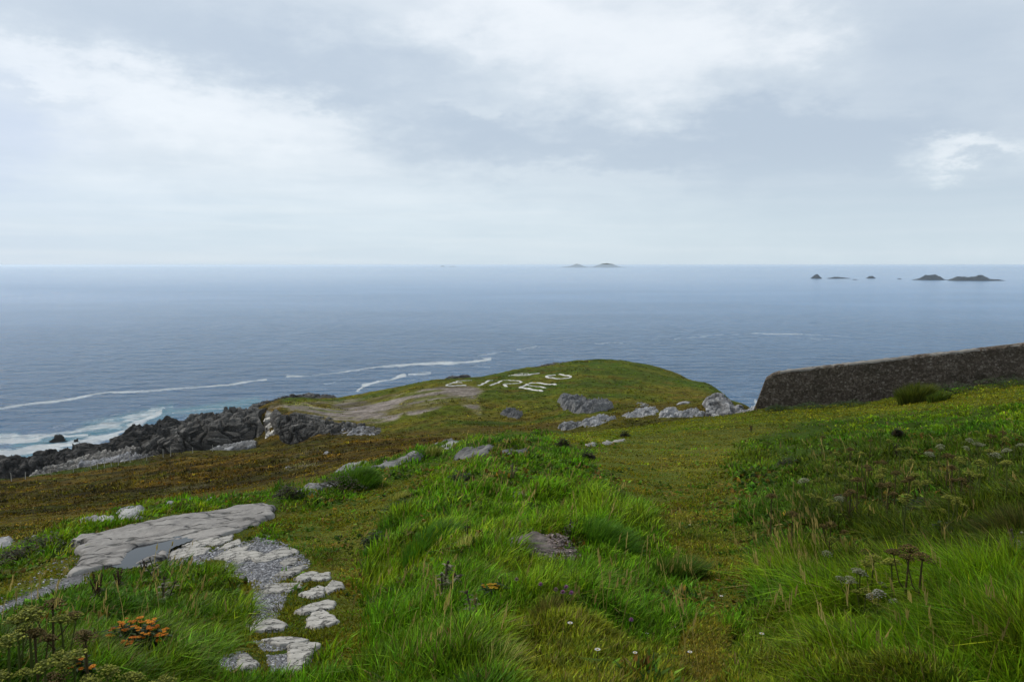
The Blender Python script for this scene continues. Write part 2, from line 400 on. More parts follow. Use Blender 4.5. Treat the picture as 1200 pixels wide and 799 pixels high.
def mat_slab(name, a, b, c2, scale=1., bs=.6):
    t = NT(name); v = t.coord('Object'); w = t.noise(v, 1.6 * scale, 5, .6); n2 = t.noise(v, 22 * scale, 6, .7); n3 = t.noise(v, 5 * scale, 6, .65)
    warp = t.n('ShaderNodeVectorMath', operation='ADD'); wn = t.n('ShaderNodeTexNoise'); t.l(v, wn.inputs[0]); wn.inputs['Scale'].default_value = 2.2 * scale; wn.inputs['Detail'].default_value = 6
    sc = t.n('ShaderNodeVectorMath', operation='SCALE'); t.l(wn.outputs['Color'], sc.inputs[0]); sc.inputs['Scale'].default_value = .55; t.l(v, warp.inputs[0]); t.l(sc.outputs[0], warp.inputs[1])
    m = t.n('ShaderNodeMapping'); m.inputs['Scale'].default_value = (.75, 2.1, 1); m.inputs['Rotation'].default_value = (0, 0, -.45); t.l(warp.outputs[0], m.inputs[0])
    cr = t.vor(m.outputs[0], 1.25 * scale, 'DISTANCE_TO_EDGE')
    c = t.mix(t.remap(w, .35, .65), a, b); c = t.mix(t.remap(n3, .45, .75), c, c2); c = t.mix(t.remap(n2, .3, .7, 0, .5), c, tuple(x * .55 for x in a))
    sel = t.math('MULTIPLY', t.remap(cr, 0, .05, 1, 0), t.remap(n3, .34, .5))
    c = t.mix(t.math('MULTIPLY', sel, .85), c, (.035, .034, .03)); c = t.mix(1., c, t.attr('tint').outputs['Color'], 'MULTIPLY')
    t.base(c); t.b.inputs['Roughness'].default_value = .8
    n = t.bump(n2, bs, .012 / scale); n = t.bump(n3, bs, .05 / scale, n); n = t.bump(t.math('SUBTRACT', 1., sel), .9, .05, n); t.normal(n); return t.m

def mat_leaf(name='leaf', trans=.3, rough=.6, spec=.15):
    t = NT(name); a = t.attr('tint').outputs['Color']; v = t.coord('Object')
    c = t.mix(1., a, t.ramp(t.noise(v, 3, 3, .6), [(.3, g(.75)), (.7, g(1.25))]), 'MULTIPLY')
    t.base(c); t.b.inputs['Roughness'].default_value = rough; t.b.inputs['Specular IOR Level'].default_value = spec
    tr = t.n('ShaderNodeBsdfTranslucent'); t.l(c, tr.inputs[0]); mx = t.n('ShaderNodeMixShader'); mx.inputs[0].default_value = trans
    t.l(t.b.outputs[0], mx.inputs[1]); t.l(tr.outputs[0], mx.inputs[2]); t.l(mx.outputs[0], t.out.inputs['Surface']); return t.m

def mat_plain(name, c, c2=None, scale=30, rough=.8, bump=.3):
    t = NT(name); v = t.coord('Object'); n = t.noise(v, scale, 4, .6); t.base(t.mix(t.remap(n, .3, .7), c, c2 or tuple(x * .6 for x in c)))
    t.b.inputs['Roughness'].default_value = rough; t.normal(t.bump(n, bump, .01)); return t.m

def mat_wall():
    t = NT('weathered rubble wall'); v = t.coord('Object'); vs = t.coord('Object', (1, 1, 1.25))
    d = t.vor(vs, 10.5, 'DISTANCE_TO_EDGE'); colr = t.vor(vs, 10.5, 'F1', 'Color'); n = t.noise(v, 30, 5, .7); n2 = t.noise(v, .8, 5, .6)
    sep = t.n('ShaderNodeSeparateColor'); t.l(colr, sep.inputs[0])
    c = t.ramp(sep.outputs[0], [(.0, (.105, .080, .060)), (.55, (.175, .138, .108)), (.85, (.24, .195, .155)), (1., (.33, .28, .23))])
    c = t.mix(t.remap(d, 0, .06, 1, 0), c, (.045, .036, .028)); c = t.mix(t.remap(n, .35, .7, 0, .6), c, (.03, .025, .02))
    c = t.mix(t.remap(n2, .5, .72, 0, .5), c, (.04, .036, .024))
    t.base(c); t.b.inputs['Roughness'].default_value = .95; t.b.inputs['Specular IOR Level'].default_value = .1
    b = t.bump(n, .7, .02); b = t.bump(t.remap(d, 0, .12), .9, .05, b); t.normal(b); return t.m

M = {}
M['ground'] = mat_ground(); M['sea'] = mat_sea(); M['leaf'] = mat_leaf(); M['grass'] = mat_leaf('grass blade', .35, .6, .10)
M['crag'] = mat_rock('dark sea rock', (.014, .0135, .013), (.066, .063, .059), .45, (.35, .2, 0), crack=.55, bump=1.)
M['cliff'] = mat_rock('cliff rock', (.024, .023, .021), (.19, .18, .165), .6, (.3, .12, 0), lichen=(.21, .20, .18), crack=.6, bump=1.)
M['grey'] = mat_rock('pale grey rock', (.13, .13, .135), (.40, .40, .40), .8, (.5, .5, 0), lichen=(.46, .45, .43), crack=.6)
M['quartz'] = mat_rock('white quartz', (.22, .21, .19), (.44, .42, .38), 1., crack=.3)
M['slab'] = mat_slab('slab rock', (.165, .155, .146), (.265, .25, .235), (.34, .325, .30))
M['stone'] = mat_slab('path stone', (.28, .267, .238), (.39, .372, .338), (.49, .47, .435), 3., .25)
M['earth'] = mat_rock('gritty earth', (.06, .048, .040), (.19, .16, .145), 9., crack=.25, bump=1.)
M['white'] = mat_rock('whitewashed stone', (.42, .41, .38), (.72, .71, .68), 1.4, crack=.7, tint=False)
M['wall'] = mat_wall(); M['coping'] = mat_rock('wall top', (.10, .09, .078), (.26, .245, .22), 3., crack=.3, tint=False)
M['skerry'] = mat_rock('skerry rock', (.012, .017, .022), (.034, .044, .046), .06, crack=.3, tint=False)
M['isle'] = mat_rock('island turf and rock', (.035, .045, .035), (.08, .09, .06), .01, crack=.2, tint=False)
M['post'] = mat_plain('weathered post', (.42, .40, .36), (.25, .24, .21), 8)
M['stem'] = mat_plain('stem', (.055, .040, .020), (.09, .075, .03), 20)
M['green_stem'] = mat_plain('green stem', (.045, .075, .015), (.07, .09, .02), 20)
t = NT('still water'); t.base((.012, .014, .018)); t.b.inputs['Roughness'].default_value = .05; t.b.inputs['IOR'].default_value = 1.16
t.normal(t.bump(t.noise(t.coord('Object'), 9, 2), .03, .01)); M['pool'] = t.m
# ------------------------------------------------------------------ camera, light, sky, air
cam = bpy.data.cameras.new('camera'); cam.sensor_width = 36; cam.lens = 28; cam.clip_start = .05; cam.clip_end = 120000
co = bpy.data.objects.new('camera', cam); COL.objects.link(co); co.location = (0, 0, EYE); co.rotation_euler = (math.pi / 2 - PITCH, 0, 0)
scene.camera = co
SUN_EL, SUN_AZ = math.radians(40), math.radians(-58)       # azimuth from straight ahead, clockwise
sl = bpy.data.lights.new('sun', 'SUN'); sl.energy = 1.5; sl.angle = math.radians(10); sl.color = (1, .93, .82)
so = bpy.data.objects.new('sun', sl); COL.objects.link(so)
sd = Vector((math.sin(SUN_AZ) * math.cos(SUN_EL), math.cos(SUN_AZ) * math.cos(SUN_EL), math.sin(SUN_EL)))
so.rotation_euler = sd.to_track_quat('Z', 'Y').to_euler(); so.location = (0, 0, 100)

def build_sky():
    w = bpy.data.worlds.new('World'); scene.world = w; w.use_nodes = True
    t = NT.__new__(NT); t.t = w.node_tree; t.t.nodes.clear(); t.m = None
    out = t.n('ShaderNodeOutputWorld'); bg = t.n('ShaderNodeBackground'); t.l(bg.outputs[0], out.inputs[0]); bg.inputs[1].default_value = .0605
    sky = t.n('ShaderNodeTexSky', sky_type='NISHITA', sun_disc=False); sky.sun_elevation = SUN_EL; sky.sun_rotation = SUN_AZ; sky.altitude = 60
    tc = t.n('ShaderNodeTexCoord'); s = t.n('ShaderNodeSeparateXYZ'); t.l(tc.outputs['Generated'], s.inputs[0])
    x, y, z = s.outputs
    zc = t.math('MAXIMUM', z, 0.0)
    # a cloud deck: the direction followed up to a flat layer
    q = t.math('ADD', zc, .07); cx = t.math('DIVIDE', x, q); cy = t.math('DIVIDE', y, q)
    cv = t.n('ShaderNodeCombineXYZ'); t.l(cx, cv.inputs[0]); t.l(cy, cv.inputs[1])
    n1 = t.noise(cv.outputs[0], .62, 7, .55, .5); n2 = t.noise(cv.outputs[0], 1.9, 7, .6, .3)
    az = t.math('ARCTAN2', x, y); el = t.math('ARCSINE', z)
    wv = t.n('ShaderNodeCombineXYZ'); t.l(t.math('MULTIPLY', az, 5), wv.inputs[0]); t.l(t.math('MULTIPLY', el, 11), wv.inputs[1])
    wa = t.noise(wv.outputs[0], 1.3, 6, .6); wb = t.noise(wv.outputs[0], 1.7, 6, .62)
    azw = t.math('ADD', az, t.math('MULTIPLY', t.math('SUBTRACT', wa, .5), .34)); elw = t.math('ADD', el, t.math('MULTIPLY', t.math('SUBTRACT', wb, .5), .16))
    def blob(px, py, rx, ry, amp, tilt=0.):
        a, b = ray(px, py); a0 = math.atan(a); e0 = math.atan(float(b) / math.sqrt(1 + float(a) ** 2))
        da = t.math('SUBTRACT', azw, a0); de = t.math('SUBTRACT', elw, e0)
        if tilt: de = t.math('SUBTRACT', de, t.math('MULTIPLY', da, tilt))
        u = t.math('DIVIDE', da, rx / F); v = t.math('DIVIDE', de, ry / F)
        r2 = t.math('ADD', t.math('MULTIPLY', u, u), t.math('MULTIPLY', v, v))
        return t.math('MULTIPLY', t.math('POWER', 2.718, t.math('MULTIPLY', r2, -1.)), amp)
    tot = t.math('ADD', t.math('MULTIPLY', t.math('SUBTRACT', n1, .5), .75), t.math('MULTIPLY', t.math('SUBTRACT', n2, .5), .38))
    for b in [(230, 40, 260, 55, -.48, -.12), (400, 85, 130, 30, -.34), (60, 80, 130, 26, .55, -.15), (60, 98, 50, 12, -.4), (290, 150, 200, 40, .42, -.1), (415, 130, 50, 16, .4),
              (760, 60, 150, 60, .55), (590, 15, 110, 40, .5), (860, 35, 60, 40, .35), (560, 125, 40, 12, .3), (1060, 50, 170, 70, -.42), (1180, 130, 80, 60, -.25), (540, 165, 110, 40, -.68), (800, 175, 190, 36, -.85),
              (1000, 170, 110, 36, -.75), (1125, 182, 66, 13, .95, .12), (1015, 178, 30, 9, .3), (700, 205, 120, 16, .3), (1050, 255, 260, 46, -.85), (250, 240, 240, 26, .22), (0, 165, 60, 30, .2), (640, 270, 300, 34, .18)]:
        tot = t.math('ADD', tot, blob(*b))
    f = t.remap(tot, -.95, .95); f.node.interpolation_type = 'SMOOTHSTEP'
    c = t.ramp(f, [(0., (4.85, 5.7, 6.75)), (.45, (6.35, 7.1, 7.85)), (1., (8.9, 9.3, 9.7))])
    # pale blue low sky with thin bands
    bv = t.n('ShaderNodeCombineXYZ'); t.l(t.math('MULTIPLY', az, 2.2), bv.inputs[0]); t.l(t.math('MULTIPLY', el, 60), bv.inputs[1])
    band = t.noise(bv.outputs[0], 1.0, 5, .55)
    low = t.remap(el, .005, .15, 1, 0); low.node.interpolation_type = 'SMOOTHSTEP'
    side = t.remap(az, -.6, .25)
    lowc = t.mix(side, (5.2, 6.7, 8.2), (6.2, 7.4, 8.2)); lowc = t.mix(t.math('MULTIPLY', t.remap(band, .45, .72), .6), lowc, (7.2, 8.1, 8.8))
    c = t.mix(t.math('MULTIPLY', low, .72), c, lowc)
    # blue showing through on the far left
    c = t.mix(t.math('ADD', blob(0, 150, 60, 50, .32), blob(-180, 190, 200, 90, .32), clamp=True), c, (4.9, 5.9, 7.9))
    c = t.mix(.10, c, sky.outputs[0])
    t.l(c, bg.inputs[0])
    if hasattr(w, 'cycles'): w.cycles.sampling_method = 'MANUAL'; w.cycles.sample_map_resolution = 512
build_sky()

# ------------------------------------------------------------------ ground sheet
def build_ground():
    inner = np.radians(np.arange(-38, 38.001, .085)); side = np.radians(np.r_[np.arange(-90, -38, 1.0)]); back = np.radians(np.arange(-180, -90, 6.0))
    th = np.r_[back, side, inner, -side[::-1], -back[::-1][:-1]]
    rr = [.25]
    while rr[-1] < 345: rr.append(rr[-1] * (1.035 if rr[-1] < 1.8 else 1.0085 if rr[-1] < 40 else 1.0068))
    rr = np.array(rr); R, T = np.meshgrid(rr, th, indexing='ij')
    x = (R * np.sin(T)).ravel(); y = (R * np.cos(T)).ravel(); z = ground_z(x, y); zb = z
    t, l, h, gr, e, px, py = zones(x, y, zb)
    r = R.ravel()
    def pal(base, *mods):
        c = np.tile(np.array(base), (len(x), 1))
        for m, col in mods: c = c * (1 - m[:, None]) + np.array(col) * m[:, None]
        return c
    A = fbm2(x * .5, y * .5, 71, 4); B = fbm2(x * 1.7, y * 1.7, 72, 4); C = fbm2(x * .09, y * .16, 73, 5); D_ = fbm2(x * .03 + .02 * y, y * .06, 74, 5)
    lush = pal((.026, .042, .010), (sstep(0, .6, A), (.040, .058, .012)), (sstep(.2, .7, B) * .6, (.050, .040, .016)))
    turf = pal((.058, .066, .017), (sstep(-.2, .5, A), (.078, .080, .022)), (sstep(.1, .6, B) * .7, (.058, .056, .018)), (sstep(.25, .7, fbm2(x * .8, y * 2.4, 79, 4)) * .7, (.032, .044, .010)))
    lawn = pal((.062, .082, .014), (sstep(-.1, .5, A), (.085, .090, .018)), (sstep(.2, .6, C), (.060, .062, .018)))
    # heather-brown meadow, streaked along the slope
    st = fbm2(x * .035 + y * .02, y * .14 - x * .03, 81, 6, .6)
    heath = pal((.082, .060, .015), (sstep(-.1, .45, st), (.120, .078, .017)), (sstep(.0, .5, -st), (.044, .040, .012)), (sstep(.1, .6, D_), (.066, .068, .014)), (sstep(.1, .55, C) * .7, (.052, .058, .013)))
    fine = fbm2(x * .12 + y * .03, y * .55 - x * .06, 85, 5, .65)
    heath = heath * (1 + .35 * fbm2(x * .6, y * .6, 83, 3) + .5 * fine)[:, None]; dk_ = sstep(.35, .6, fbm2(x * .02 + y * .03, y * .22 - x * .05, 87, 5, .6))[:, None] * .75
    heath = heath * (1 - dk_) + np.array((.030, .022, .010)) * dk_
    # strip of green just above the rocks, and the bank's green edge
    gl = sstep(9, 0, line_d(px, py, [(-20, 566), (40, 560), (95, 553), (170, 545)])) * sstep(110, 130, y)
    heath = heath * (1 - gl[:, None]) + np.array((.040, .075, .016)) * gl[:, None]
    bank = sstep(.9, .0, np.abs(np.log(np.maximum(r, .1) / 19.) - .25 * B)) * (px < 420)
    heath = heath * (1 - .7 * bank[:, None]) + np.array((.040, .062, .014)) * .7 * bank[:, None]
    for L, wd, col, am in [([(60, 584), (110, 577), (165, 574), (240, 571)], 2.2, (.022, .018, .010), .8), ([(240, 571), (300, 566), (350, 558), (420, 546)], 2.0, (.035, .024, .012), .7), ([(280, 556), (330, 549), (372, 541), (420, 537)], 1.5, (.03, .022, .012), .7),  # dark strokes: shadow lines of the slope painted into the ground colour
                           ([(195, 574), (215, 571), (240, 569)], 1.6, (.12, .11, .10), .8), ([(335, 540), (345, 535), (358, 530), (378, 524)], 1.6, (.11, .10, .09), .7), ([(338, 549), (352, 545), (372, 544)], 2.2, (.15, .145, .14), .9), ([(375, 524), (430, 521), (500, 520)], 1.2, (.035, .025, .012), .6)]:
        m = sstep(wd * 1.6, wd * .3, line_d(px + 4 * A, py + 1.5 * B, L)) * am * (y > 12); heath = heath * (1 - m[:, None]) + np.array(col) * m[:, None]
    # headland: mossy green turf with rusty patches, browner at its foot
    HC = fbm2(x * .05, y * .10, 91, 5); HB = fbm2(x * .22, y * .4, 92, 4)
    head = pal((.070, .078, .012), (sstep(-.1, .5, HC), (.092, .076, .016)), (sstep(.05, .6, -HC), (.042, .060, .010)), (sstep(.15, .7, HB) * .7, (.088, .056, .017)))
    head = head * (1 + .5 * fbm2(x * .35, y * .6, 93, 5, .65))[:, None]
    top = sstep(7, 0, np.abs(py - np.interp(px, [690, 720, 760, 800, 835, 880], [421, 424, 432, 441, 452, 475]) - 6)) * (px > 690)
    head = head * (1 - .6 * top[:, None]) + np.array((.038, .070, .012)) * .6 * top[:, None]
    rust = sstep(8, 0, np.abs(py - np.interp(px, [430, 520, 600, 660, 760], [512, 505, 503, 499, 478]))) * (y > 90)
    head = head * (1 - .75 * rust[:, None]) + np.array((.070, .044, .016)) * .75 * rust[:, None]
    hw = sstep(-6, 6, poly_sd(px, py, [(428, 518), (446, 498), (330, 478), (330, 400), (920, 400), (920, 490), (760, 485), (690, 500), (600, 512), (500, 516)])) * sstep(85, 105, y)
    heath = heath * (1 - hw[:, None]) + head * hw[:, None]
    ev = np.clip(sstep(-.35, .25, fbm2(x * .10, y * .22, 95, 5)) * 1.0 - .0, 0, 1); em = e * np.clip(.25 + 1.0 * ev, 0, 1)
    erod = pal((.175, .150, .125), (sstep(-.3, .5, fbm2(x * .3, y * .6, 96, 5)), (.30, .26, .235)), (sstep(.2, .6, HC), (.10, .085, .06)))
    # grey shelves of the headland top, shoulder by the sea
    sh = sstep(3.0, .5, line_d(px + 4 * HB, py + HB, [(318, 478), (350, 474), (400, 471), (450, 466), (500, 458)])) * .6 * (y > 130); em = np.maximum(em, sh * sstep(-.3, .4, HB))
    c = lush
    for m, col in ((t, turf), (l, lawn), (h, heath), (em, erod)): c = c * (1 - m[:, None]) + col * m[:, None]
    gcol = pal((.085, .085, .09), (sstep(-.2, .5, B), (.13, .13, .135))); c = c * (1 - gr[:, None]) + gcol * gr[:, None]
    # bare earth patches in the turf
    for P in ([(398, 793), (425, 789), (428, 797), (405, 799)], [(820, 590), (850, 586), (866, 596), (835, 600)]):
        m = soft(px + 3 * B, py + 2 * A, P, 2.5) * (y < 16); c = c * (1 - m[:, None]) + np.array((.045, .034, .024)) * m[:, None]
    # wet rock and shingle below the turf line of the shore
    shore = sstep(16, 9, z + 2 * HB) * sstep(130, 150, y) * (px < 340) + sstep(9, 4, z) ; shore = np.clip(shore, 0, 1)
    c = c * (1 - shore[:, None]) + np.array((.035, .036, .036)) * shore[:, None]
    wm = np.clip(1 - em - shore - gr, 0, 1)[:, None]; c = c * (1 - wm + wm * (np.array((1.30, 1.42, .66)) * (1 - (h * (1 - hw))[:, None]) + np.array((1.12, 1.06, .58)) * (h * (1 - hw))[:, None]))
    c = np.clip(c, .003, 1)
    kinds = np.c_[np.clip(em + shore, 0, 1), np.clip(sstep(14, 40, r), 0, 1), gr]
    n = len(th); v = np.c_[x, y, z]
    f = grid_faces(len(rr), n, True)
    o = mesh_obj('ground', v, f, M['ground'], smooth=True, col={'tint': c, 'kinds': kinds}); tag(o, kind='structure'); GV.update(c=c, kind0=kinds[:, 0], x=x, y=y, z=z, t=t, l=l, h=h, g=gr, px=px, py=py, r=r, nc=n, nr=len(rr)); return o
GV = {}
ground = build_ground()

# ------------------------------------------------------------------ sea
FOAM = [  # polyline in photo pixels on the water, half width px, strength
    ([(-40, 481), (0, 478), (40, 472), (80, 468), (120, 461), (180, 458), (240, 454), (275, 449), (312, 444)], 2.2, 1.0),
    ([(335, 441), (360, 440), (385, 437), (410, 434), (450, 430), (500, 427), (540, 424), (575, 421)], 2.2, 1.0), ([(395, 439), (440, 432), (425, 434)], 2.4, .55),
    ([(418, 457), (425, 452), (445, 447), (462, 442), (475, 439)], 2.3, 1.0), ([(480, 438), (505, 437)], 1.6, .8), ([(545, 427), (575, 430)], 1.2, .7), ([(560, 417), (600, 411), (632, 407)], 1.3, .7), ([(605, 409), (628, 406)], 1.4, .8),
    ([(698, 403), (722, 402), (738, 403)], 1.2, .62), ([(660, 399), (668, 398)], .8, .5), ([(640, 407), (676, 403)], 1.0, .5), ([(790, 397), (830, 393), (880, 391), (940, 392), (995, 394)], 1.1, .55), ([(880, 391), (940, 391)], 1.2, .7), ([(900, 396), (975, 397)], 1.2, .5), ([(720, 410), (760, 404), (790, 398)], 1., .4),
    ([(175, 479), (200, 476)], 3, .8), ([(150, 470), (185, 462)], 2.5, .45), ([(225, 475), (265, 472), (300, 466)], 2.5, .45), ([(205, 470), (240, 464)], 2., .4), ([(380, 450), (400, 446)], 1.8, .5), ([(430, 440), (470, 434)], 2, .4), ([(330, 461), (350, 458)], 1.6, .4), ([(470, 446), (520, 440), (556, 434)], 2., .5), ([(480, 430), (560, 425)], 3, .25),
    ([(-30, 520), (20, 514), (60, 508), (100, 501), (140, 494), (175, 485), (190, 479)], 9, .74), ([(-40, 530), (30, 527), (80, 521), (120, 515), (135, 512)], 7, 1.0), ([(-20, 518), (40, 516), (62, 511), (100, 512)], 5, .95), ([(90, 520), (125, 512), (150, 500), (172, 492), (186, 484)], 7, .95), ([(60, 500), (110, 492), (150, 482)], 5, .5), ([(200, 484), (230, 481), (262, 478)], 4, .6), ([(-20, 540), (30, 532)], 4, .6),
    ([(885, 468), (888, 474), (882, 478)], 3, .8), ([(858, 462), (880, 466)], 1.5, .5), ([(950, 325), (1180, 329)], .5, .5)]
TURQ = [([(20, 520), (80, 514), (130, 503), (170, 490), (200, 480)], 13, .8), ([(200, 482), (240, 478), (300, 470)], 8, .8), ([(100, 500), (160, 486), (190, 478)], 9, .7), ([(0, 535), (40, 530)], 10, .8), ([(-40, 520), (20, 512)], 12, .5)]
def build_sea():
    ys = np.r_[np.array([1.4, 2.0, 2.6, 3.3, 4.2, 5.3, 6.6, 8.2, 10, 12, 14.2, 16.5, 19]) , np.arange(21, 60, 1.3), np.arange(60, 265, .8), np.arange(266, 420, 6)]
    r = EYE / (ray(600, 310.5 + 0 * ys)[1] * 0 + ys / F * 1.0); r = r[::-1]; r = np.r_[np.array([1., 20, 60, 110]), r[r > 140]]; r = np.r_[r[r < SEA_R * .97], SEA_R]
    inner = np.radians(np.arange(-36, 36.001, .09)); side = np.radians(np.arange(-90, -36, 1.5)); back = np.radians(np.arange(-180, -90, 6.))
    th = np.r_[back, side, inner, -side[::-1], -back[::-1][:-1]]
    R, T = np.meshgrid(r, th, indexing='ij'); x = (R * np.sin(T)).ravel(); y = (R * np.cos(T)).ravel(); z = np.zeros_like(x)
    px, py = project(x, y, z); rr = R.ravel(); fr = y > 100
    n1 = fbm2(x * .02, y * .02, 101, 5, .6); n2 = fbm2(x * .06, y * .06, 102, 4, .6)
    foam = np.zeros(len(x)); turq = np.zeros(len(x))
    nb = fbm2(x * .012 + 9, y * .012, 104, 4, .6)
    for L, w, a in FOAM:
        d = line_d(px + 3 * n1, py + 1.6 * w * .5 * n2, L); foam = np.maximum(foam, a * np.clip(1.25 - d / (w * (1.0 + .7 * n1)), 0, 1) * (np.clip(.97 + .5 * nb, .45, 1.1) if w < 3 else 1.) * fr)
    for L, w, a in TURQ:
        d = line_d(px, py, L); turq = np.maximum(turq, a * sstep(1.4, .0, d / (w * (1 + .6 * n1))) * fr)
    damp = .93 * sstep(math.log(330), math.log(5200), np.log(np.maximum(rr, 1)))
    o = mesh_obj('sea', np.c_[x, y, z], grid_faces(len(r), len(th), True), M['sea'], smooth=True, col={'foam': np.c_[foam, np.clip(turq, 0, 1), damp]}); tag(o, kind='structure')
build_sea()

# ------------------------------------------------------------------ sea air
def build_haze():
    b = SEA_R + 1500; z0, z1 = -6., 66.
    v = [(sx * b, sy * b, z) for z in (z0, z1) for sx, sy in ((-1, -1), (1, -1), (1, 1), (-1, 1))]
    f = [(3, 2, 1, 0), (4, 5, 6, 7), (0, 1, 5, 4), (1, 2, 6, 5), (2, 3, 7, 6), (3, 0, 4, 7)]
    m = bpy.data.materials.new('sea haze'); m.use_nodes = True; m.node_tree.nodes.clear()
    o = m.node_tree.nodes.new('ShaderNodeOutputMaterial'); p = m.node_tree.nodes.new('ShaderNodeVolumePrincipled')
    p.inputs['Color'].default_value = (.84, .93, 1, 1); p.inputs['Density'].default_value = HAZE; p.inputs['Anisotropy'].default_value = .35
    m.node_tree.links.new(p.outputs[0], o.inputs['Volume'])
    tag(mesh_obj('haze', v, f, m), kind='stuff')
HAZE = 5e-5
build_haze()
# ------------------------------------------------------------------ rock builders
def resample(P, n):
    P = np.asarray(P, float); t = (P[:, 0] - P[0, 0]) / (P[-1, 0] - P[0, 0]); u = np.linspace(0, 1, n)
    return np.stack([np.interp(u, t, P[:, k]) for k in range(3)], -1)

def crag(name, lower, upper, mat, nu, nv, back=18., back_drop=14., amp=1.2, strata=(.35, -.25, .9), period=2.2, seed=1, sink=2.5, label=None, cat='rock', tint=None, block=.165, parent=None, bow=.25):
    """a rock face between two lines (photo px, px, metres forward), with a top running back and down behind it"""
    lo = resample(lower, nu); up = resample(upper, nu)
    L = unproj(lo[:, 0], lo[:, 1], lo[:, 2]); U = unproj(up[:, 0], up[:, 1], up[:, 2])
    Bk = U + np.array([0, back, -back_drop * .35]); Bb = U + np.array([0, back * 1.7, -back_drop])
    L0 = L + np.array([0, -.6, -sink])
    rows = []
    for t in np.linspace(0, 1, nv):
        if t < .08: w = t / .08; p = L0 * (1 - w) + L * w
        elif t < .66:
            w = (t - .08) / .58; p = L * (1 - w) + U * w
            k = bow * math.sin(math.pi * w); p = p + np.array([0, -1, .35]) * k * np.linalg.norm(U - L, axis=1)[:, None] * .5
        elif t < .86: w = (t - .66) / .20; p = U * (1 - w) + Bk * w
        else: w = (t - .86) / .14; p = Bk * (1 - w) + Bb * w
        rows.append(p)
    G = np.array(rows)                              # nv, nu, 3
    for e, i in ((0, 1), (-1, -2)): G[:, e] = G[:, i] * .25 + G[:, i].mean(0) * .75; G[:, e, 2] = G[:, i, 2].min() - .4
    du = np.gradient(G, axis=1); dv = np.gradient(G, axis=0); N = np.cross(du, dv); N /= np.linalg.norm(N, axis=-1, keepdims=True) + 1e-9
    p = G.reshape(-1, 3); nrm = N.reshape(-1, 3)
    fade = np.clip(np.linspace(0, 1, nv) / .12, 0.1, 1)[:, None] * np.minimum(1, np.minimum(np.arange(nu), np.arange(nu)[::-1]) / (nu * .07) + .02)[None]
    fade = fade.ravel()
    h = p @ np.array(strata) + 1.1 * fbm3(p * .12, seed, 3)
    s = (h / period) % 1.0; ledge = np.where(s < .82, s / .82, (1 - s) / .18)
    sn = np.array(strata) / np.linalg.norm(strata); ax = np.cross(sn, (0, 1, .2)); ax /= np.linalg.norm(ax); ay = np.cross(sn, ax)
    w = np.stack([p @ ax / 3.4, p @ ay / 2.4, (p @ sn) / 1.0], -1) / period + .35 * np.stack([fbm3(p * .15 / period, seed + k, 3) for k in (3, 4, 5)], -1)
    o1, e1, blk = facets(w, seed); o2, e2, blk2 = facets(w * 2.3 + 4, seed + 50)
    d = amp * (.50 * fbm3(p * .13, seed + 8, 3, .5) + .22 * (ledge - .5) + 1.25 * block * 4 * o1 + .5 * block * 4 * o2) - amp * (.45 * sstep(.10, 0, e1) + .12 * sstep(.10, 0, e2))
    q = p + nrm * (d * fade)[:, None] + np.array([0, 0, 1]) * (d * fade * .25)[:, None]
    col = np.ones((len(q), 3)) * np.exp(1.5 * (blk - .5) + 1.0 * (blk2 - .5) + .5 * (ledge - .5) - .15)[:, None]  # block and ledge tones put shadow contrast into the rock colour
    if tint: col = col * np.array([tint(a) for a in q]) if callable(tint) else col * np.array(tint)
    loc = q.reshape(nv, nu, 3)[1].mean(0)
    o = mesh_obj(name, q, grid_faces(nv, nu), mat, col=col, loc=loc if parent is None else None, parent=parent)
    if label: tag(o, label, cat)
    return o

def ico(sub):
    bm = bmesh.new(); bmesh.ops.create_icosphere(bm, subdivisions=sub, radius=1.0)
    v = np.array([x.co[:] for x in bm.verts]); f = [tuple(k.index for k in x.verts) for x in bm.faces]; bm.free(); return v, np.array(f)
_ICO = {k: ico(k) for k in (1, 2, 3, 4, 5)}

def boulder_mesh(size, seed, sub=4, cuts=9, rough=.08, flat=.3):
    v, f = _ICO[sub]; v = v.copy(); r = np.random.default_rng(seed)
    for k in range(cuts):
        n = r.normal(size=3); n /= np.linalg.norm(n); c = r.uniform(.5, .85)
        v = v - np.maximum(0, v @ n - c)[:, None] * n
    v = v * (1 + rough * 1.6 * fbm3(v * 2.2 + seed, seed, 4)[:, None] + rough * .5 * fbm3(v * 9 + seed, seed + 1, 2)[:, None])
    v[:, 2] = np.maximum(v[:, 2], -flat)
    return v * np.asarray(size), f

def boulder(name, loc, size, seed, mat, label, cat='rock', rz=0., group=None, sub=4, tint=(1, 1, 1), tilt=(0, 0), **k):
    v, f = boulder_mesh(size, seed, sub, **k)
    o = mesh_obj(name, v, f, mat, col=np.ones((len(v), 3)) * np.array(tint)); o.location = tuple(map(float, loc)); o.rotation_euler = (tilt[0], tilt[1], rz)
    return tag(o, label, cat, group)

def at_px(px, py, w_px, dmin=1.6, dmax=330):
    """ground point under a pixel, and metres per photo pixel there"""
    p = hit(px, py, dmin, dmax, detail=True)[0]; return p, w_px * math.hypot(p[1], p[2] - EYE) / F

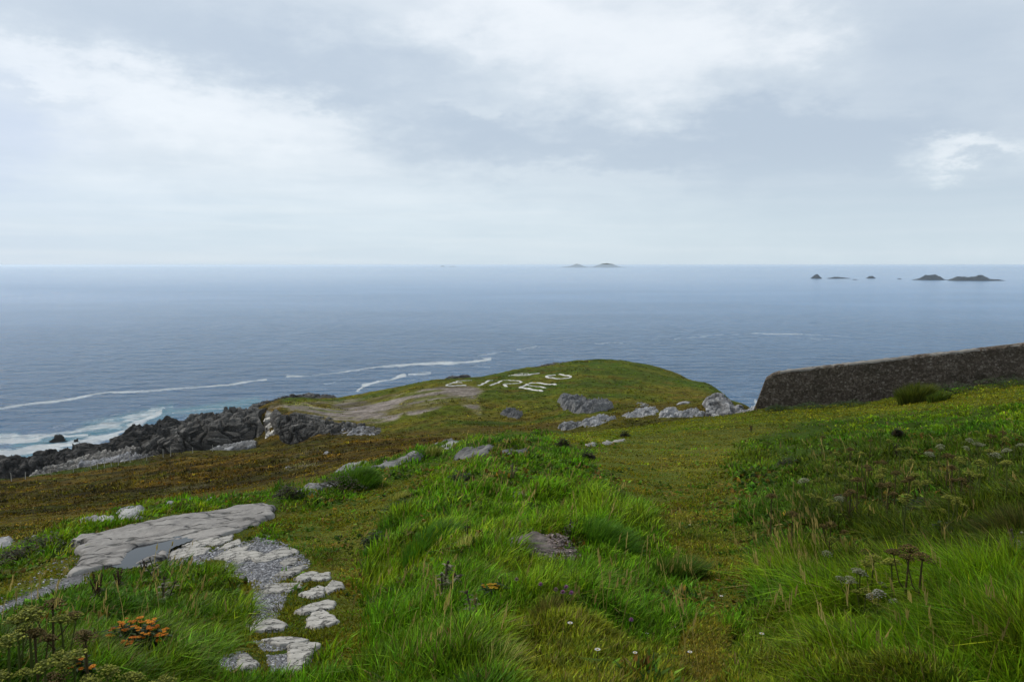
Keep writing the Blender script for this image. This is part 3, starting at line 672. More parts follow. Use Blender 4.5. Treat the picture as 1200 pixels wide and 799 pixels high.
def flag(name, poly, thick, mat, label=None, cat='stone', dmin=1.6, dmax=60, n=60, rag=.06, edge=.05, grow=0., relief=.006, seed=0, group=None, tint=(1, 1, 1), kind=None, dome=0., flatness=1., parent=None, lift=0., hollow=None, skirt=True, det=False, blocky=0., bsize=1.):
    """a slab of stone bedded in the ground; its outline is given in photo pixels and laid on the land"""
    P = np.asarray(poly, float); W = hit(P[:, 0], P[:, 1], dmin, dmax, detail=det)
    c = W.mean(0); A = np.c_[W[:, :2] - c[:2], np.ones(len(W))]; k = np.linalg.lstsq(A, W[:, 2], rcond=None)[0]
    lo = W[:, :2].min(0) - rag * 2; hi = W[:, :2].max(0) + rag * 2; span = hi - lo; st = max(span) / n
    nx, ny = int(span[0] / st) + 2, int(span[1] / st) + 2
    X, Y = np.meshgrid(lo[0] + np.arange(nx) * st, lo[1] + np.arange(ny) * st); x = X.ravel(); y = Y.ravel()
    sd = poly_sd(x, y, W[:, :2]) + rag * fbm2(x / rag * .22, y / rag * .22, seed + 5, 4)
    sd = sd + grow
    pl = k[0] * (x - c[0]) + k[1] * (y - c[1]) + k[2]
    gz = ground_z(x, y); basez = pl * flatness + gz * (1 - flatness)
    prof = np.clip((sd + edge * .3) / edge, 0, 1); prof = 1 - (1 - prof) ** 2
    z = np.maximum(basez, gz - .02 * flatness) - .12 * thick + lift + thick * (prof * 1.25 - .25) + relief * (2.2 * fbm2(x * 1.6, y * 3.2, seed + 1, 4) + fbm2(x * 7, y * 7, seed + 2, 3)) * prof
    cf = np.ones(len(x))
    if blocky:
        ca, sa = math.cos(.5), math.sin(.5); q = np.stack([(x * ca + y * sa) / 2.2, (-x * sa + y * ca) / .8, 0 * x], -1) / bsize + .35 * np.stack([fbm2(x / bsize * .5, y / bsize * .5, seed + 31, 3), fbm2(x / bsize * .5, y / bsize * .5, seed + 32, 3), 0 * x], -1)
        o_, e_, v_ = facets(q, seed); o2, e2, v2 = facets(q * 2.4 + 3, seed + 5); z = z + blocky * prof * (.15 + o_ * 1.5 + o2 * .5 - .5 * sstep(.12, 0, e_) - .2 * sstep(.1, 0, e2)); cf = .7 + .5 * v_ + .25 * (v2 - .5)
    if dome: z = z + dome * np.clip(sd / (max(span) * .25), 0, 1)
    if hollow is not None:
        Hp = np.asarray(hollow, float); HW = hit(Hp[:, 0], Hp[:, 1], dmin, dmax); z = z - .045 * sstep(-.02, .08, poly_sd(x, y, HW[:, :2]) + .05 * fbm2(x * 3, y * 3, 77, 4))
    if not skirt: z = basez + lift
    else: z = np.where(sd < -edge * .3, np.minimum(z, gz - .06 - thick * .5), z)
    keep = (sd > -st * 2.6).reshape(ny, nx); fc = keep[:-1, :-1] & keep[:-1, 1:] & keep[1:, :-1] & keep[1:, 1:]
    F_ = grid_faces(ny, nx)[fc.ravel()]; used = np.unique(F_); mp = np.zeros(len(x), int); mp[used] = np.arange(len(used))
    v = np.c_[x, y, z][used]; col = np.ones((len(v), 3)) * np.array(tint) * (1 + .12 * fbm2(v[:, 0] * 3, v[:, 1] * 3, seed + 3, 3))[:, None] * cf[used][:, None]
    o = mesh_obj(name, v, mp[F_], mat, smooth=not blocky, col=col, loc=np.array([c[0], c[1], k[2]]), parent=parent)
    if label: tag(o, label, cat, group)
    if kind: tag(o, kind=kind)
    return o

# ------------------------------------------------------------------ the rocky shore
crag('sea_crag', [(-70, 566, 222), (0, 560, 222), (40, 554, 221), (75, 549, 219), (100, 545, 219), (130, 535, 225), (160, 525, 233), (190, 512, 238), (216, 503, 241), (236, 497, 243)],
     [(-70, 541, 236), (0, 535, 236), (18, 535, 235), (24, 539, 233), (34, 534, 236), (59, 529, 237), (90, 526, 236), (104, 518.5, 239), (115, 520, 240), (132, 517.5, 243), (136, 513, 245), (156, 504, 249), (183, 493, 253), (196, 484.5, 255), (216, 493, 255), (236, 494, 254)],
     M['crag'], 300, 90, back=9, back_drop=22, amp=1.5, period=2.0, seed=3, sink=8, label='jagged black sea crag rising to a peak above the white surf', bow=.35, tint=(.62, .61, .6))
crag('rock_ledge', [(40, 562, 160), (62, 557, 163), (90, 550, 166), (130, 542, 168), (165, 536, 167)], [(40, 557, 172), (64, 546, 180), (95, 537, 184), (128, 529, 186), (165, 523, 183)],
     M['cliff'], 130, 44, back=10, back_drop=18, amp=.9, period=.9, strata=(.25, -.5, .85), seed=9, sink=4, label='grey banded rock ledge between the fenced meadow and the black sea crag', tint=(1.15, 1.15, 1.15))
crag('pale_outcrop', [(92, 552, 149), (110, 549.5, 149), (135, 546, 148), (160, 541, 147), (185, 536, 146)], [(92, 548, 155), (104, 541, 159), (130, 537, 161), (150, 531, 163), (166, 526.5, 163), (185, 530, 158)],
     M['grey'], 110, 40, back=5, back_drop=9, amp=.6, period=1., strata=(.5, -.4, .7), seed=14, sink=3, label='pale grey rock outcrop just behind the thin white fence posts', tint=(.62, .62, .64))
crag('cliff', [(150, 546, 150), (165, 541, 149), (180, 538, 148), (203, 533.5, 147), (222, 530, 147), (250, 527, 148), (280, 522, 149), (301, 517, 152), (315, 506, 156)],
     [(150, 540, 158), (165, 528, 160), (177, 518, 162), (190, 510, 163), (208, 501, 165), (233, 491, 168), (247, 487.5, 170), (262, 485, 172), (280, 482.5, 175), (305, 478.5, 180), (315, 477, 181)],
     M['cliff'], 240, 100, back=14, back_drop=26, amp=1.35, period=1.9, seed=21, sink=3, label='broad dark craggy cliff dropping from the grassy headland to the brown meadow', tint=(.48, .48, .48), bow=.5)
crag('cliff', [(322, 505, 155), (330, 515, 144), (338, 517.5, 142.5), (355, 518.5, 141), (375, 519, 140), (400, 517.5, 139), (420, 515, 138.5), (440, 512, 138), (449, 507, 139)],
     [(322, 478.5, 172), (330, 484, 160), (345, 486.5, 157), (358, 490, 155), (372, 494, 154), (392, 496, 153), (412, 497.5, 152), (432, 499, 151), (449, 502, 148)],
     M['cliff'], 190, 80, back=7, back_drop=5, amp=.95, period=1.4, strata=(.4, -.2, .85), seed=33, sink=2, label='low dark layered rock face under the bare gravel of the headland', tint=(.6, .6, .6), bow=.4)
crag('outcrop', [(398, 514, 138.5), (410, 513.5, 137.6), (425, 511.5, 137.2), (440, 509.5, 137.2)], [(398, 506, 144), (410, 502, 145.5), (425, 500, 146), (440, 502, 144)],
     M['grey'], 60, 36, back=3, back_drop=3, amp=.45, period=.7, seed=36, sink=1.5, label='light grey smooth rock face at the end of the layered cliff', tint=(.55, .55, .56))
crag('rock_slab', [(246, 529, 142.5), (262, 527.5, 142), (282, 524.8, 142), (301, 521.5, 143)], [(246, 526, 145), (254, 522.5, 146.5), (276, 518.5, 147.5), (294, 516, 148.5), (301, 517, 148)],
     M['grey'], 80, 30, back=2.5, back_drop=3, amp=.3, period=.6, seed=38, sink=1.5, label='long grey rock shelf lying at the foot of the broad dark cliff', tint=(.6, .6, .6))
crag('quartz_vein', [(311, 508.5, 151), (315, 510, 150), (321, 509, 150), (325, 506, 151)], [(314, 480, 176), (316, 477, 181), (321, 476, 182), (326, 479, 175)],
     M['quartz'], 30, 80, back=.8, back_drop=6, amp=.7, period=1.0, seed=40, sink=2, label='white quartz streak running down the cliff between the two dark faces', bow=.12)
crag('shore_crag', [(292, 481, 196), (310, 478.5, 200), (330, 472, 210), (350, 468.5, 216), (372, 467.5, 219), (396, 467.5, 220)], [(292, 480, 207), (299, 475.5, 211), (313, 470.8, 216), (330, 467.5, 221), (347, 464.5, 227), (363, 462.5, 229), (380, 464.5, 228), (396, 466.3, 226)],
     M['crag'], 120, 40, back=9, back_drop=16, amp=.9, period=1.3, seed=43, sink=2.5, label='low black rocks lining the sea edge of the headland beyond the white quartz', tint=(1.25, 1.25, 1.25))
crag('shore_crag', [(519, 446.5, 212), (528, 445, 214), (538, 443.2, 216), (552, 441, 219)], [(519, 445.2, 217), (526, 441.8, 220), (536, 440.3, 222), (552, 439.6, 224)],
     M['crag'], 60, 26, back=4, back_drop=8, amp=.45, period=.7, seed=45, sink=1.5, label='small dark rocks on the skyline beyond the first white letter')
crag('shore_crag', [(628, 432, 236), (640, 430.5, 238), (655, 428.6, 240), (670, 426.4, 243)], [(628, 430.6, 240), (636, 427.6, 243), (652, 426.0, 246), (670, 424.4, 249)],
     M['crag'], 60, 26, back=5, back_drop=8, amp=.5, period=.7, seed=47, sink=1.5, label='dark broken rocks on the headland skyline above the white digits', tint=(1.2, 1.2, 1.2))
# outcrops in the turf of the headland
flag('outcrop', [(657, 471), (664, 467), (676, 466.5), (688, 470.5), (700, 473.5), (712, 474), (716, 477), (706, 481), (692, 484), (680, 484), (668, 480), (660, 476)], .6, M['grey'], 'large grey rock outcrop in the green turf below the white digits', 'rock', 118, 175, n=130, rag=.8, edge=.8, relief=.06, seed=51, tint=(.52, .52, .52), det=True, flatness=.3, blocky=.7, bsize=1.1)
flag('outcrop', [(586, 485), (594, 481.5), (602, 482), (612, 485.5), (608, 489), (596, 489)], .5, M['grey'], 'small grey outcrop in the turf straight below the middle of the white word', 'rock', 118, 175, n=70, rag=.6, edge=.6, relief=.06, seed=53, tint=(.5, .5, .5), det=True, flatness=.3, blocky=.55, bsize=.9)
crag('outcrop', [(745, 477, 134), (752, 479.5, 131), (760, 477, 133)], [(745, 472.8, 141), (752, 470.8, 143), (760, 474, 138)], M['grey'], 36, 20, back=1.5, back_drop=2, amp=.3, period=.5, seed=54, sink=1, label='small round grey outcrop in turf just right of the large headland outcrop', tint=(.45, .45, .42))
# the rocks along the neck of land
crag('outcrop', [(826, 482, 101), (836, 484, 99), (850, 485.5, 97.5), (866, 485, 97.5), (880, 483, 98.5)], [(826, 472, 111), (829, 465.5, 115), (840, 463.5, 116), (849, 467.5, 115), (859, 474, 110), (872, 477.5, 106), (880, 480, 102)],
     M['grey'], 130, 70, back=3.5, back_drop=5, amp=.3, period=1.3, strata=(.75, -.2, .55), seed=57, sink=2, label='tall pale grey rock stack at the right end of the headland near the wall', tint=(.52, .52, .52), bow=.12, block=.22)
for P, lb, tn, sd_ in [
    ([(660, 501.5), (668, 497.5), (680, 495.5), (690, 495), (694, 497), (684, 500), (672, 502)], 'low grey rubbly rock with brown heather at the end of the neck', .62, 61),
    ([(684, 497), (690, 492), (700, 490), (712, 489.5), (718, 491.5), (708, 495), (698, 498), (688, 499)], 'pale sloping rock sheet between the rubbly rock and the whitish ledge', .85, 62),
    ([(731, 487.5), (742, 483), (752, 480.5), (766, 480.5), (769, 484), (762, 487), (748, 488.8), (738, 489)], 'low whitish ledge of rock in the heather at the middle of the neck', .95, 59),
    ([(770, 489), (774, 485), (782, 481.5), (790, 480), (796, 481), (799, 485), (796, 489), (784, 490)], 'whitish split slabs of rock next to the low ledge on the neck', 1.0, 60),
    ([(799, 488.5), (801, 483), (806, 480), (814, 479.5), (822, 481), (829, 484.5), (824, 488), (810, 489)], 'small broken slabs tucked against the tall rock stack on the neck', .9, 64)]:
    flag('outcrop', P, .14, M['grey'], lb, 'rock', 84, 128, n=120, rag=.7, edge=.4, relief=.05, seed=sd_, tint=(tn * 1.15,) * 3, det=True, flatness=.3, blocky=.38, bsize=.7)
crag('outcrop', [(876, 483.5, 96), (884, 484, 95), (892, 484, 95), (902, 484, 95)], [(876, 479.5, 102), (882, 477.8, 104), (890, 476.5, 106), (902, 477, 106)], M['grey'], 40, 24, back=2, back_drop=3, amp=.4, period=.6, seed=63, sink=2, label='small pale rocks half hidden behind the near end of the wall', tint=(.8, .8, .8))
p, w = at_px(803, 473, 12, 100, 200); boulder('flat_rock', p, (w, 1.0, .35), 65, M['grey'], 'thin pale flat rock in the turf above the whitish neck rocks', rz=.3, sub=3)
# rocks in the surf
for px_, py_, wx, hz, sd_, lb in [(67, 517.5, 10.5, 2.6, 70, 'black rock awash in white surf off the sea crag, the larger of two'), (90, 517.5, 4.2, 1.5, 71, 'small black rock in the surf beside a larger black rock')]:
    a, b = ray(px_, py_); d = -EYE / b; s_ = d / F
    boulder('surf_rock', (a * d, d, -.3), (wx * s_, wx * s_ * .6, hz), sd_, M['crag'], lb, rough=.28, cuts=5, sub=5, flat=.2)

# ------------------------------------------------------------------ skerries and islands far out
def skerry(name, prof, D, deep, mat, label, cat, seed, rough=.25, n=90, base_py=None):
    """prof: (px, height px) along the water line"""
    P = np.asarray(prof, float); x = np.linspace(P[0, 0], P[-1, 0], n); h = np.interp(x, P[:, 0], P[:, 1]); m = 24
    a, _ = ray(x, 326.0); X = a * D; s = D / F; L = abs(X[-1] - X[0])
    v = np.linspace(-1, 1, m); rows = []
    for q in v:
        sec = np.maximum(0, 1 - abs(q) ** 1.7)
        zz = h * s * sec; nn = 1 + rough * fbm2(X / (L * .07) + seed, np.full(n, q * 3.0), seed, 4)
        rows.append(np.c_[X, D + q * deep * (.35 + .65 * np.sqrt(np.clip(h / h.max(), 0, 1))), np.maximum(zz * nn, 0) - 1.5 * (abs(q) > .98) - .6])
    o = mesh_obj(name, np.array(rows).reshape(-1, 3), grid_faces(m, n), mat, loc=(X.mean(), D, 0)); return tag(o, label, cat)
DK = 3700
for k, (pr, D, dp, lb) in enumerate([
    ([(949, 0), (952, 2), (955, 4.6), (958, 4.8), (961, 2), (963, 0)], 3650, 22, 'small dome shaped dark skerry, the westmost and highest of the low rocks'),
    ([(970, .6), (976, 1.6), (980, 2.2), (986, 1.6), (996, .4)], 3650, 26, 'long low dark skerry next to the dome shaped one'),
    ([(998, .2), (1001, .9), (1005, .3)], 3350, 14, 'tiny low skerry a little nearer than the others'),
    ([(1015, .3), (1018, 2.2), (1022, 2.8), (1026, .6)], 3700, 20, 'short knobbly dark skerry alone in the middle of the chain'),
    ([(1051, .2), (1054, 1.0), (1057, .2)], 3500, 10, 'tiny speck of skerry between the short knobbly one and the broad islets'),
    ([(1069, .3), (1076, 1.6), (1080, 3), (1084, 5.2), (1090, 5.8), (1098, 5.6), (1102, 3.4), (1103, 1.2), (1109, .6)], 3300, 48, 'broad dark islet with a blunt rounded top, left one of the pair'),
    ([(1113, 0), (1117, 3), (1122, 5.0), (1130, 4.8), (1136, 4.2), (1140, 5.6), (1150, 6.2), (1155, 4.0), (1158, 2.2), (1170, 1.6), (1176, .4)], 3150, 55, 'longest dark islet with a hummocky top and a low tail, right one of the pair')]):
    skerry('skerry', pr, D, dp, M['skerry'], lb, 'islet', 200 + k)
skerry('island', [(654, 0), (659, .7), (664, 1.2), (669, 2.0), (675, 4.0), (679, 3.8), (684, 1.8), (689, .6)], 19000, 350, M['isle'], 'pale blue island on the horizon, the lower of the joined two', 'island', 220, .08)
skerry('island', [(688, .4), (694, .8), (699, 2.6), (705, 4.2), (711, 5.2), (717, 4.2), (723, 2.0), (728, .7), (734, .2)], 19000, 350, M['isle'], 'pale blue island on the horizon, higher and wider of the joined two', 'island', 221, .08)
skerry('island', [(516, 0), (518, 2.2), (520, 1.8), (522, .3)], 24000, 200, M['isle'], 'faint tiny peaked rock on the horizon beside a faint flat one', 'island', 222, .1, 30)
skerry('island', [(524, .2), (528, 1.0), (532, 1.1), (536, .2)], 24000, 200, M['isle'], 'faint tiny flat rock on the horizon beside a faint peaked one', 'island', 223, .1, 30)

# ------------------------------------------------------------------ slabs and stones by the path
POOL = [(138, 663), (146, 652), (152, 645), (166, 641), (186, 637), (204, 634), (216, 636), (198, 643), (188, 652), (178, 656), (168, 660), (154, 664)]
slab = flag('rock_slab', [(84, 664), (92, 653), (88, 646), (104, 640), (90, 636), (110, 628), (150, 618), (200, 608), (240, 601), (280, 597), (308, 596), (320, 599), (316, 608), (300, 616), (284, 622), (256, 631), (222, 638), (214, 634), (196, 642), (186, 656), (160, 662), (140, 663), (112, 668), (92, 672)],
     .035, M['slab'], 'broad flat grey cracked rock slab holding a rain pool beside the path', 'rock', 5, 20, n=170, rag=.12, edge=.07, relief=.012, seed=301, hollow=POOL, lift=.03)
flag('puddle', [(134, 665), (142, 650), (150, 642), (166, 638), (186, 634), (206, 631), (222, 635), (200, 645), (190, 654), (180, 658), (168, 662), (152, 667)], .02, M['pool'], dmin=5, dmax=20, n=60, rag=.02, edge=.02, relief=0, seed=302, kind='structure', lift=.036, skirt=False)
def stones(defs, thick, group=None):
    for k, (P, lb, tn) in enumerate(defs):
        flag('stepping_stone', P, thick, M['stone'], lb, 'stone', 3, 16, n=60, rag=.014, edge=.014, relief=.0015, seed=320 + k * 7, tint=(tn,) * 3, lift=.008, grow=.016)
stones([
    ([(341, 759), (345, 756), (368, 756), (376, 757), (366, 764), (362, 775), (352, 786), (340, 786)], 'squarish pale stepping stone beside two patches of loose grey gravel', 1.),
    ([(283, 771), (290, 770), (299, 780), (296, 786), (284, 787)], 'small pale stone at the lower edge of a gravel patch', .9),
    ([(310, 752), (330, 750), (352, 750), (360, 752), (344, 757), (328, 758)], 'thin long pale stone above the squarish stepping stone', 1.),
    ([(291, 735), (302, 729), (318, 728), (336, 732), (330, 739), (312, 741), (298, 740)], 'cracked broad stepping stone at the foot of the gravel strip', .95),
    ([(361, 728), (368, 720), (377, 718), (388, 724), (396, 729), (386, 734), (370, 737), (362, 735)], 'blunt triangular pale stepping stone on the turf, lowest of the line', 1.),
    ([(348, 719), (356, 713), (370, 708), (384, 705), (391, 707), (390, 713), (374, 717), (358, 720)], 'long leaf shaped stepping stone above the triangular one', .95),
    ([(351, 698), (362, 694), (374, 688), (379, 690), (379, 699), (366, 702)], 'pointed pale stepping stone in the turf beside a smaller squarish one', 1.),
    ([(383, 690), (391, 682), (400, 684), (401, 690), (392, 693), (384, 696)], 'small squarish stepping stone, outermost on the turf side', .95),
    ([(347, 680), (354, 674), (366, 671), (372, 672), (364, 678), (354, 683)], 'short slanting stepping stone next to a wedge shaped one', .95),
    ([(365, 679), (372, 674), (385, 672), (386, 679), (374, 681)], 'wedge shaped stepping stone touching a short slanting one', 1.),
    ([(309, 695), (314, 686), (332, 685), (352, 685), (352, 690), (336, 695), (320, 696)], 'wide flat stone crossing the gravel strip halfway', .85),
    ([(323, 676), (330, 671), (346, 666), (356, 664), (352, 670), (338, 677)], 'narrow grey stone in the upper gravel by the grass edge', .8),
    ([(295, 655), (312, 650), (330, 643), (342, 643), (350, 648), (334, 653), (314, 659), (300, 660)], 'long tapering stone slab at the top of the gravel strip', .95),
    ([(269, 656), (280, 649), (296, 646), (308, 650), (298, 655), (282, 660)], 'lens shaped pale slab beside the long tapering slab', .95),
    ([(252, 655), (262, 648), (276, 643), (292, 641), (286, 648), (270, 656)], 'angular grey slab, first of the row below the big slab', .9),
    ([(330, 660), (340, 655), (348, 656), (344, 663), (334, 664)], 'small grey stone sunk in the upper gravel', .75),
    ([(258, 644), (268, 637), (280, 633), (282, 638), (270, 643)], 'slender pale slab standing apart near the big slab', 1.),
    ([(214, 641), (228, 634), (250, 632), (246, 638), (230, 643)], 'rounded slab tucked against the lower edge of the big slab', .95),
    ([(240, 639), (252, 633), (272, 628), (271, 633), (256, 640)], 'long pale slab split from the corner of the big slab', 1.),
    ([(196, 651), (208, 645), (226, 643), (246, 643), (238, 650), (216, 655), (204, 656)], 'cracked pale slab behind the tall grass by the pool', .95),
    ([(155, 666), (166, 660), (178, 655), (184, 658), (172, 665)], 'small pale slab at the lip of the rain pool', .95),
], .016)
for k, (P, lb, tn) in enumerate([
    ([(93, 611), (100, 607), (112, 606), (124, 608), (133, 612), (120, 614), (108, 613)], 'flat whitish rock at the edge of the brown meadow', 1.),
    ([(137, 606), (142, 600), (156, 598), (170, 601), (164, 607), (150, 609)], 'whitish rock with a dark hollow next to the flat one', 1.),
    ([(-12, 642), (0, 631), (14, 632), (12, 640), (2, 643)], 'whitish rock at the very edge of the brown meadow, lowest', 1.)]):
    flag('pale_rock', P, .08, M['grey'], lb, 'rock', 10, 40, n=50, rag=.06, edge=.14, relief=.03, seed=360 + k, tint=(tn,) * 3, det=True, flatness=.6)
for k, (px_, py_, wp, lb) in enumerate([(40, 629, 5, 'small pale stone between two whitish meadow rocks'), (60, 624, 5, 'small rounded stone by the grassy bank under the flat whitish rock'), (199, 590, 7, 'pale low stone on the meadow bank above the big slab'), (222, 585, 6, 'flat pale stone on the bank beside the low pale one'), (246, 586, 8, 'long grey stone at the right of three on the bank'),
                                       (337, 547.5, 3.2, 'little white stone alone on the brown meadow'), (384, 531.5, 8, 'flat grey rock in the brown meadow under the layered cliff'), (287, 525.5, 3, 'small stone by the foot of the long rock shelf')]):
    p, w = at_px(px_, py_, wp, 11); boulder('meadow_stone', p, (w, w * .8, w * .42), 370 + k, M['grey'], lb, 'stone', rz=k * 1.3, sub=3)
# bare rock along the crest of the bank
for k, (P, lb, tn) in enumerate([
    ([(344, 578), (352, 572), (366, 569), (386, 567), (398, 566), (384, 573), (364, 578)], 'grey rock sheet low in the meadow before the grassy bank', .55),
    ([(394, 553), (402, 547), (414, 543), (430, 541), (428, 546), (416, 551), (404, 556)], 'grey jointed rock poking from the bank beside the pale strip', .6),
    ([(438, 548), (450, 543), (470, 538), (490, 534), (497, 533), (492, 537), (470, 543), (448, 549)], 'pale long strip of bare rock along the top of the bank', .7),
    ([(497, 520), (510, 515), (528, 513), (530, 516), (516, 519)], 'flat grey rock on the crest beyond the bank', .6),
    ([(517, 524), (524, 520), (533, 519), (535, 524), (524, 526)], 'small whitish rock standing at the crest', .95),
    ([(536, 533), (548, 526), (566, 524), (578, 526), (572, 532), (552, 536)], 'bare pinkish ground rock at the crest among long grass', .42),
    ([(585, 531), (600, 528), (622, 528), (616, 531), (598, 533)], 'narrow grey rock in the grass right of the pinkish one', .5)]):
    flag('bare_rock', P, .07, M['grey'], lb, 'rock', 12, 60, n=60, rag=.10, edge=.2, relief=.025, seed=380 + k, tint=(tn, tn, tn * .98), flatness=.25, det=True)
for k, (P, lb) in enumerate([([(687, 521), (694, 518.6), (700, 519.5), (698, 522), (690, 523.5)], 'squarish white stone sunk in the turf, first of three'), ([(704, 519.5), (710, 517), (716, 518.5), (719, 520), (711, 521.5)], 'white stone sunk in the turf, middle one of three'), ([(718, 517.5), (726, 515), (733, 515), (731, 517), (722, 518.8)], 'thin white stone sunk in the turf, last of three')]):
    flag('turf_stone', P, .05, M['stone'], lb, 'stone', 10, 40, n=34, rag=.03, edge=.08, relief=.01, seed=395 + k, det=True)
flag('earth_mound', [(584, 642), (596, 635), (612, 630), (632, 628), (650, 633), (664, 638), (682, 648), (676, 653), (660, 654), (640, 655), (620, 656), (604, 651)], .03, M['earth'], 'bare gritty brown grey mound showing through the long grass', 'earth mound', 4, 12, n=150, rag=.06, edge=.16, relief=.014, seed=401, dome=.03, flatness=.2, det=True)
flag('earth_mound', [(596, 578), (604, 571), (618, 569), (626, 575), (618, 580), (606, 581)], .03, M['earth'], 'small patch of bare brown earth in the grass above the gritty mound', 'earth mound', 6, 16, n=70, rag=.05, edge=.1, relief=.01, seed=402, flatness=.2, det=True, tint=(.8, .65, .55))
# ------------------------------------------------------------------ white stone letters on the headland
def strip(paths, width, th, seed, name, label, cat):
    """one letter: flat banks of whitewashed stones along its strokes (photo px), laid on the turf"""
    V = []; Fc = []; off = 0; base = None
    for P, wd in paths:
        P = np.asarray(P, float); W = hit(P[:, 0], P[:, 1], 140, 270, detail=True)
        seg = np.r_[0, np.cumsum(np.linalg.norm(np.diff(W[:, :2], axis=0), axis=1))]; n = max(6, int(seg[-1] / .35)); s = np.linspace(0, seg[-1], n)
        x = np.interp(s, seg, W[:, 0]); y = np.interp(s, seg, W[:, 1]); tx = np.gradient(x); ty = np.gradient(y); L = np.hypot(tx, ty); nx, ny = -ty / L, tx / L
        k = 9; rows = []
        for q in np.linspace(-1, 1, k):
            w = wd * .5 * (1 + .16 * vn2(s * 1.7, np.full(n, q * 4), seed)); xx = x + nx * q * w; yy = y + ny * q * w
            h = th * (.55 + .45 * (vn2(s * 2.6, np.full(n, q * 5.), seed + 3))) * (abs(q) < .99) - .25 * (abs(q) > .99)
            rows.append(np.c_[xx, yy, ground_z(xx, yy) + h])
        G = np.array(rows); G[:, 0, 2] -= th; G[:, -1, 2] -= th
        V.append(G.reshape(-1, 3)); Fc.append(grid_faces(k, n) + off); off += k * n
    V = np.concatenate(V); o = mesh_obj(name, V, np.concatenate(Fc), M['white'], loc=V.mean(0)); return tag(o, label, cat)
def z1(*p): return [(510 + a / 6.667, 425 + b / 6.667) for a, b in p]
A_, B_ = .62, .85
strip([(z1((85, 181), (135, 160), (185, 141)), A_ * 1.1), (z1((180, 142), (240, 140), (290, 139)), B_ * .8), (z1((138, 160), (210, 160)), B_ * .6), (z1((85, 180), (170, 179), (250, 178)), B_)], 1, .15, 501, 'stone_letter', 'white stone letter E at the start of the word, by the gravel', 'letter')
strip([(z1((335, 178), (395, 157), (450, 138)), A_ * 1.3)], 1, .15, 502, 'stone_letter', 'white stone letter I, a single slanting bar on the turf', 'letter')
strip([(z1((422, 181), (475, 160), (520, 140)), A_ * 1.2), (z1((515, 141), (580, 140), (635, 141), (665, 147), (672, 153), (655, 160), (620, 163), (535, 164)), B_ * .85), (z1((535, 166), (545, 176), (556, 188)), A_ * 1.4)], 1, .15, 503, 'stone_letter', 'white stone letter R with its round bowl and short leg', 'letter')
strip([(z1((655, 196), (710, 175), (760, 155)), A_ * 1.4), (z1((758, 155), (850, 166), (945, 178)), B_), (z1((715, 175), (790, 186), (865, 198)), B_ * .7), (z1((655, 195), (750, 211), (835, 225)), B_ * 1.1)], 1, .15, 504, 'stone_letter', 'white stone letter E that ends the word, largest and closest', 'letter')
strip([(z1((565, 103), (600, 98), (640, 100), (690, 101), (735, 98), (748, 93), (720, 88), (680, 86), (655, 87), (620, 93)), B_ * .8), (z1((745, 91), (775, 86), (800, 84), (822, 85)), B_ * .9)], 1, .15, 505, 'stone_digit', 'white stone figure 8 lying flat on the headland top, partly sunk', 'letter')
strip([(z1((862, 108), (880, 101), (930, 97), (1000, 98), (1045, 104), (1060, 112), (1045, 121), (1000, 127), (940, 126), (885, 119), (864, 110)), B_ * .9)], 1, .15, 506, 'stone_digit', 'white stone figure 0, an oval ring on the headland top', 'letter')

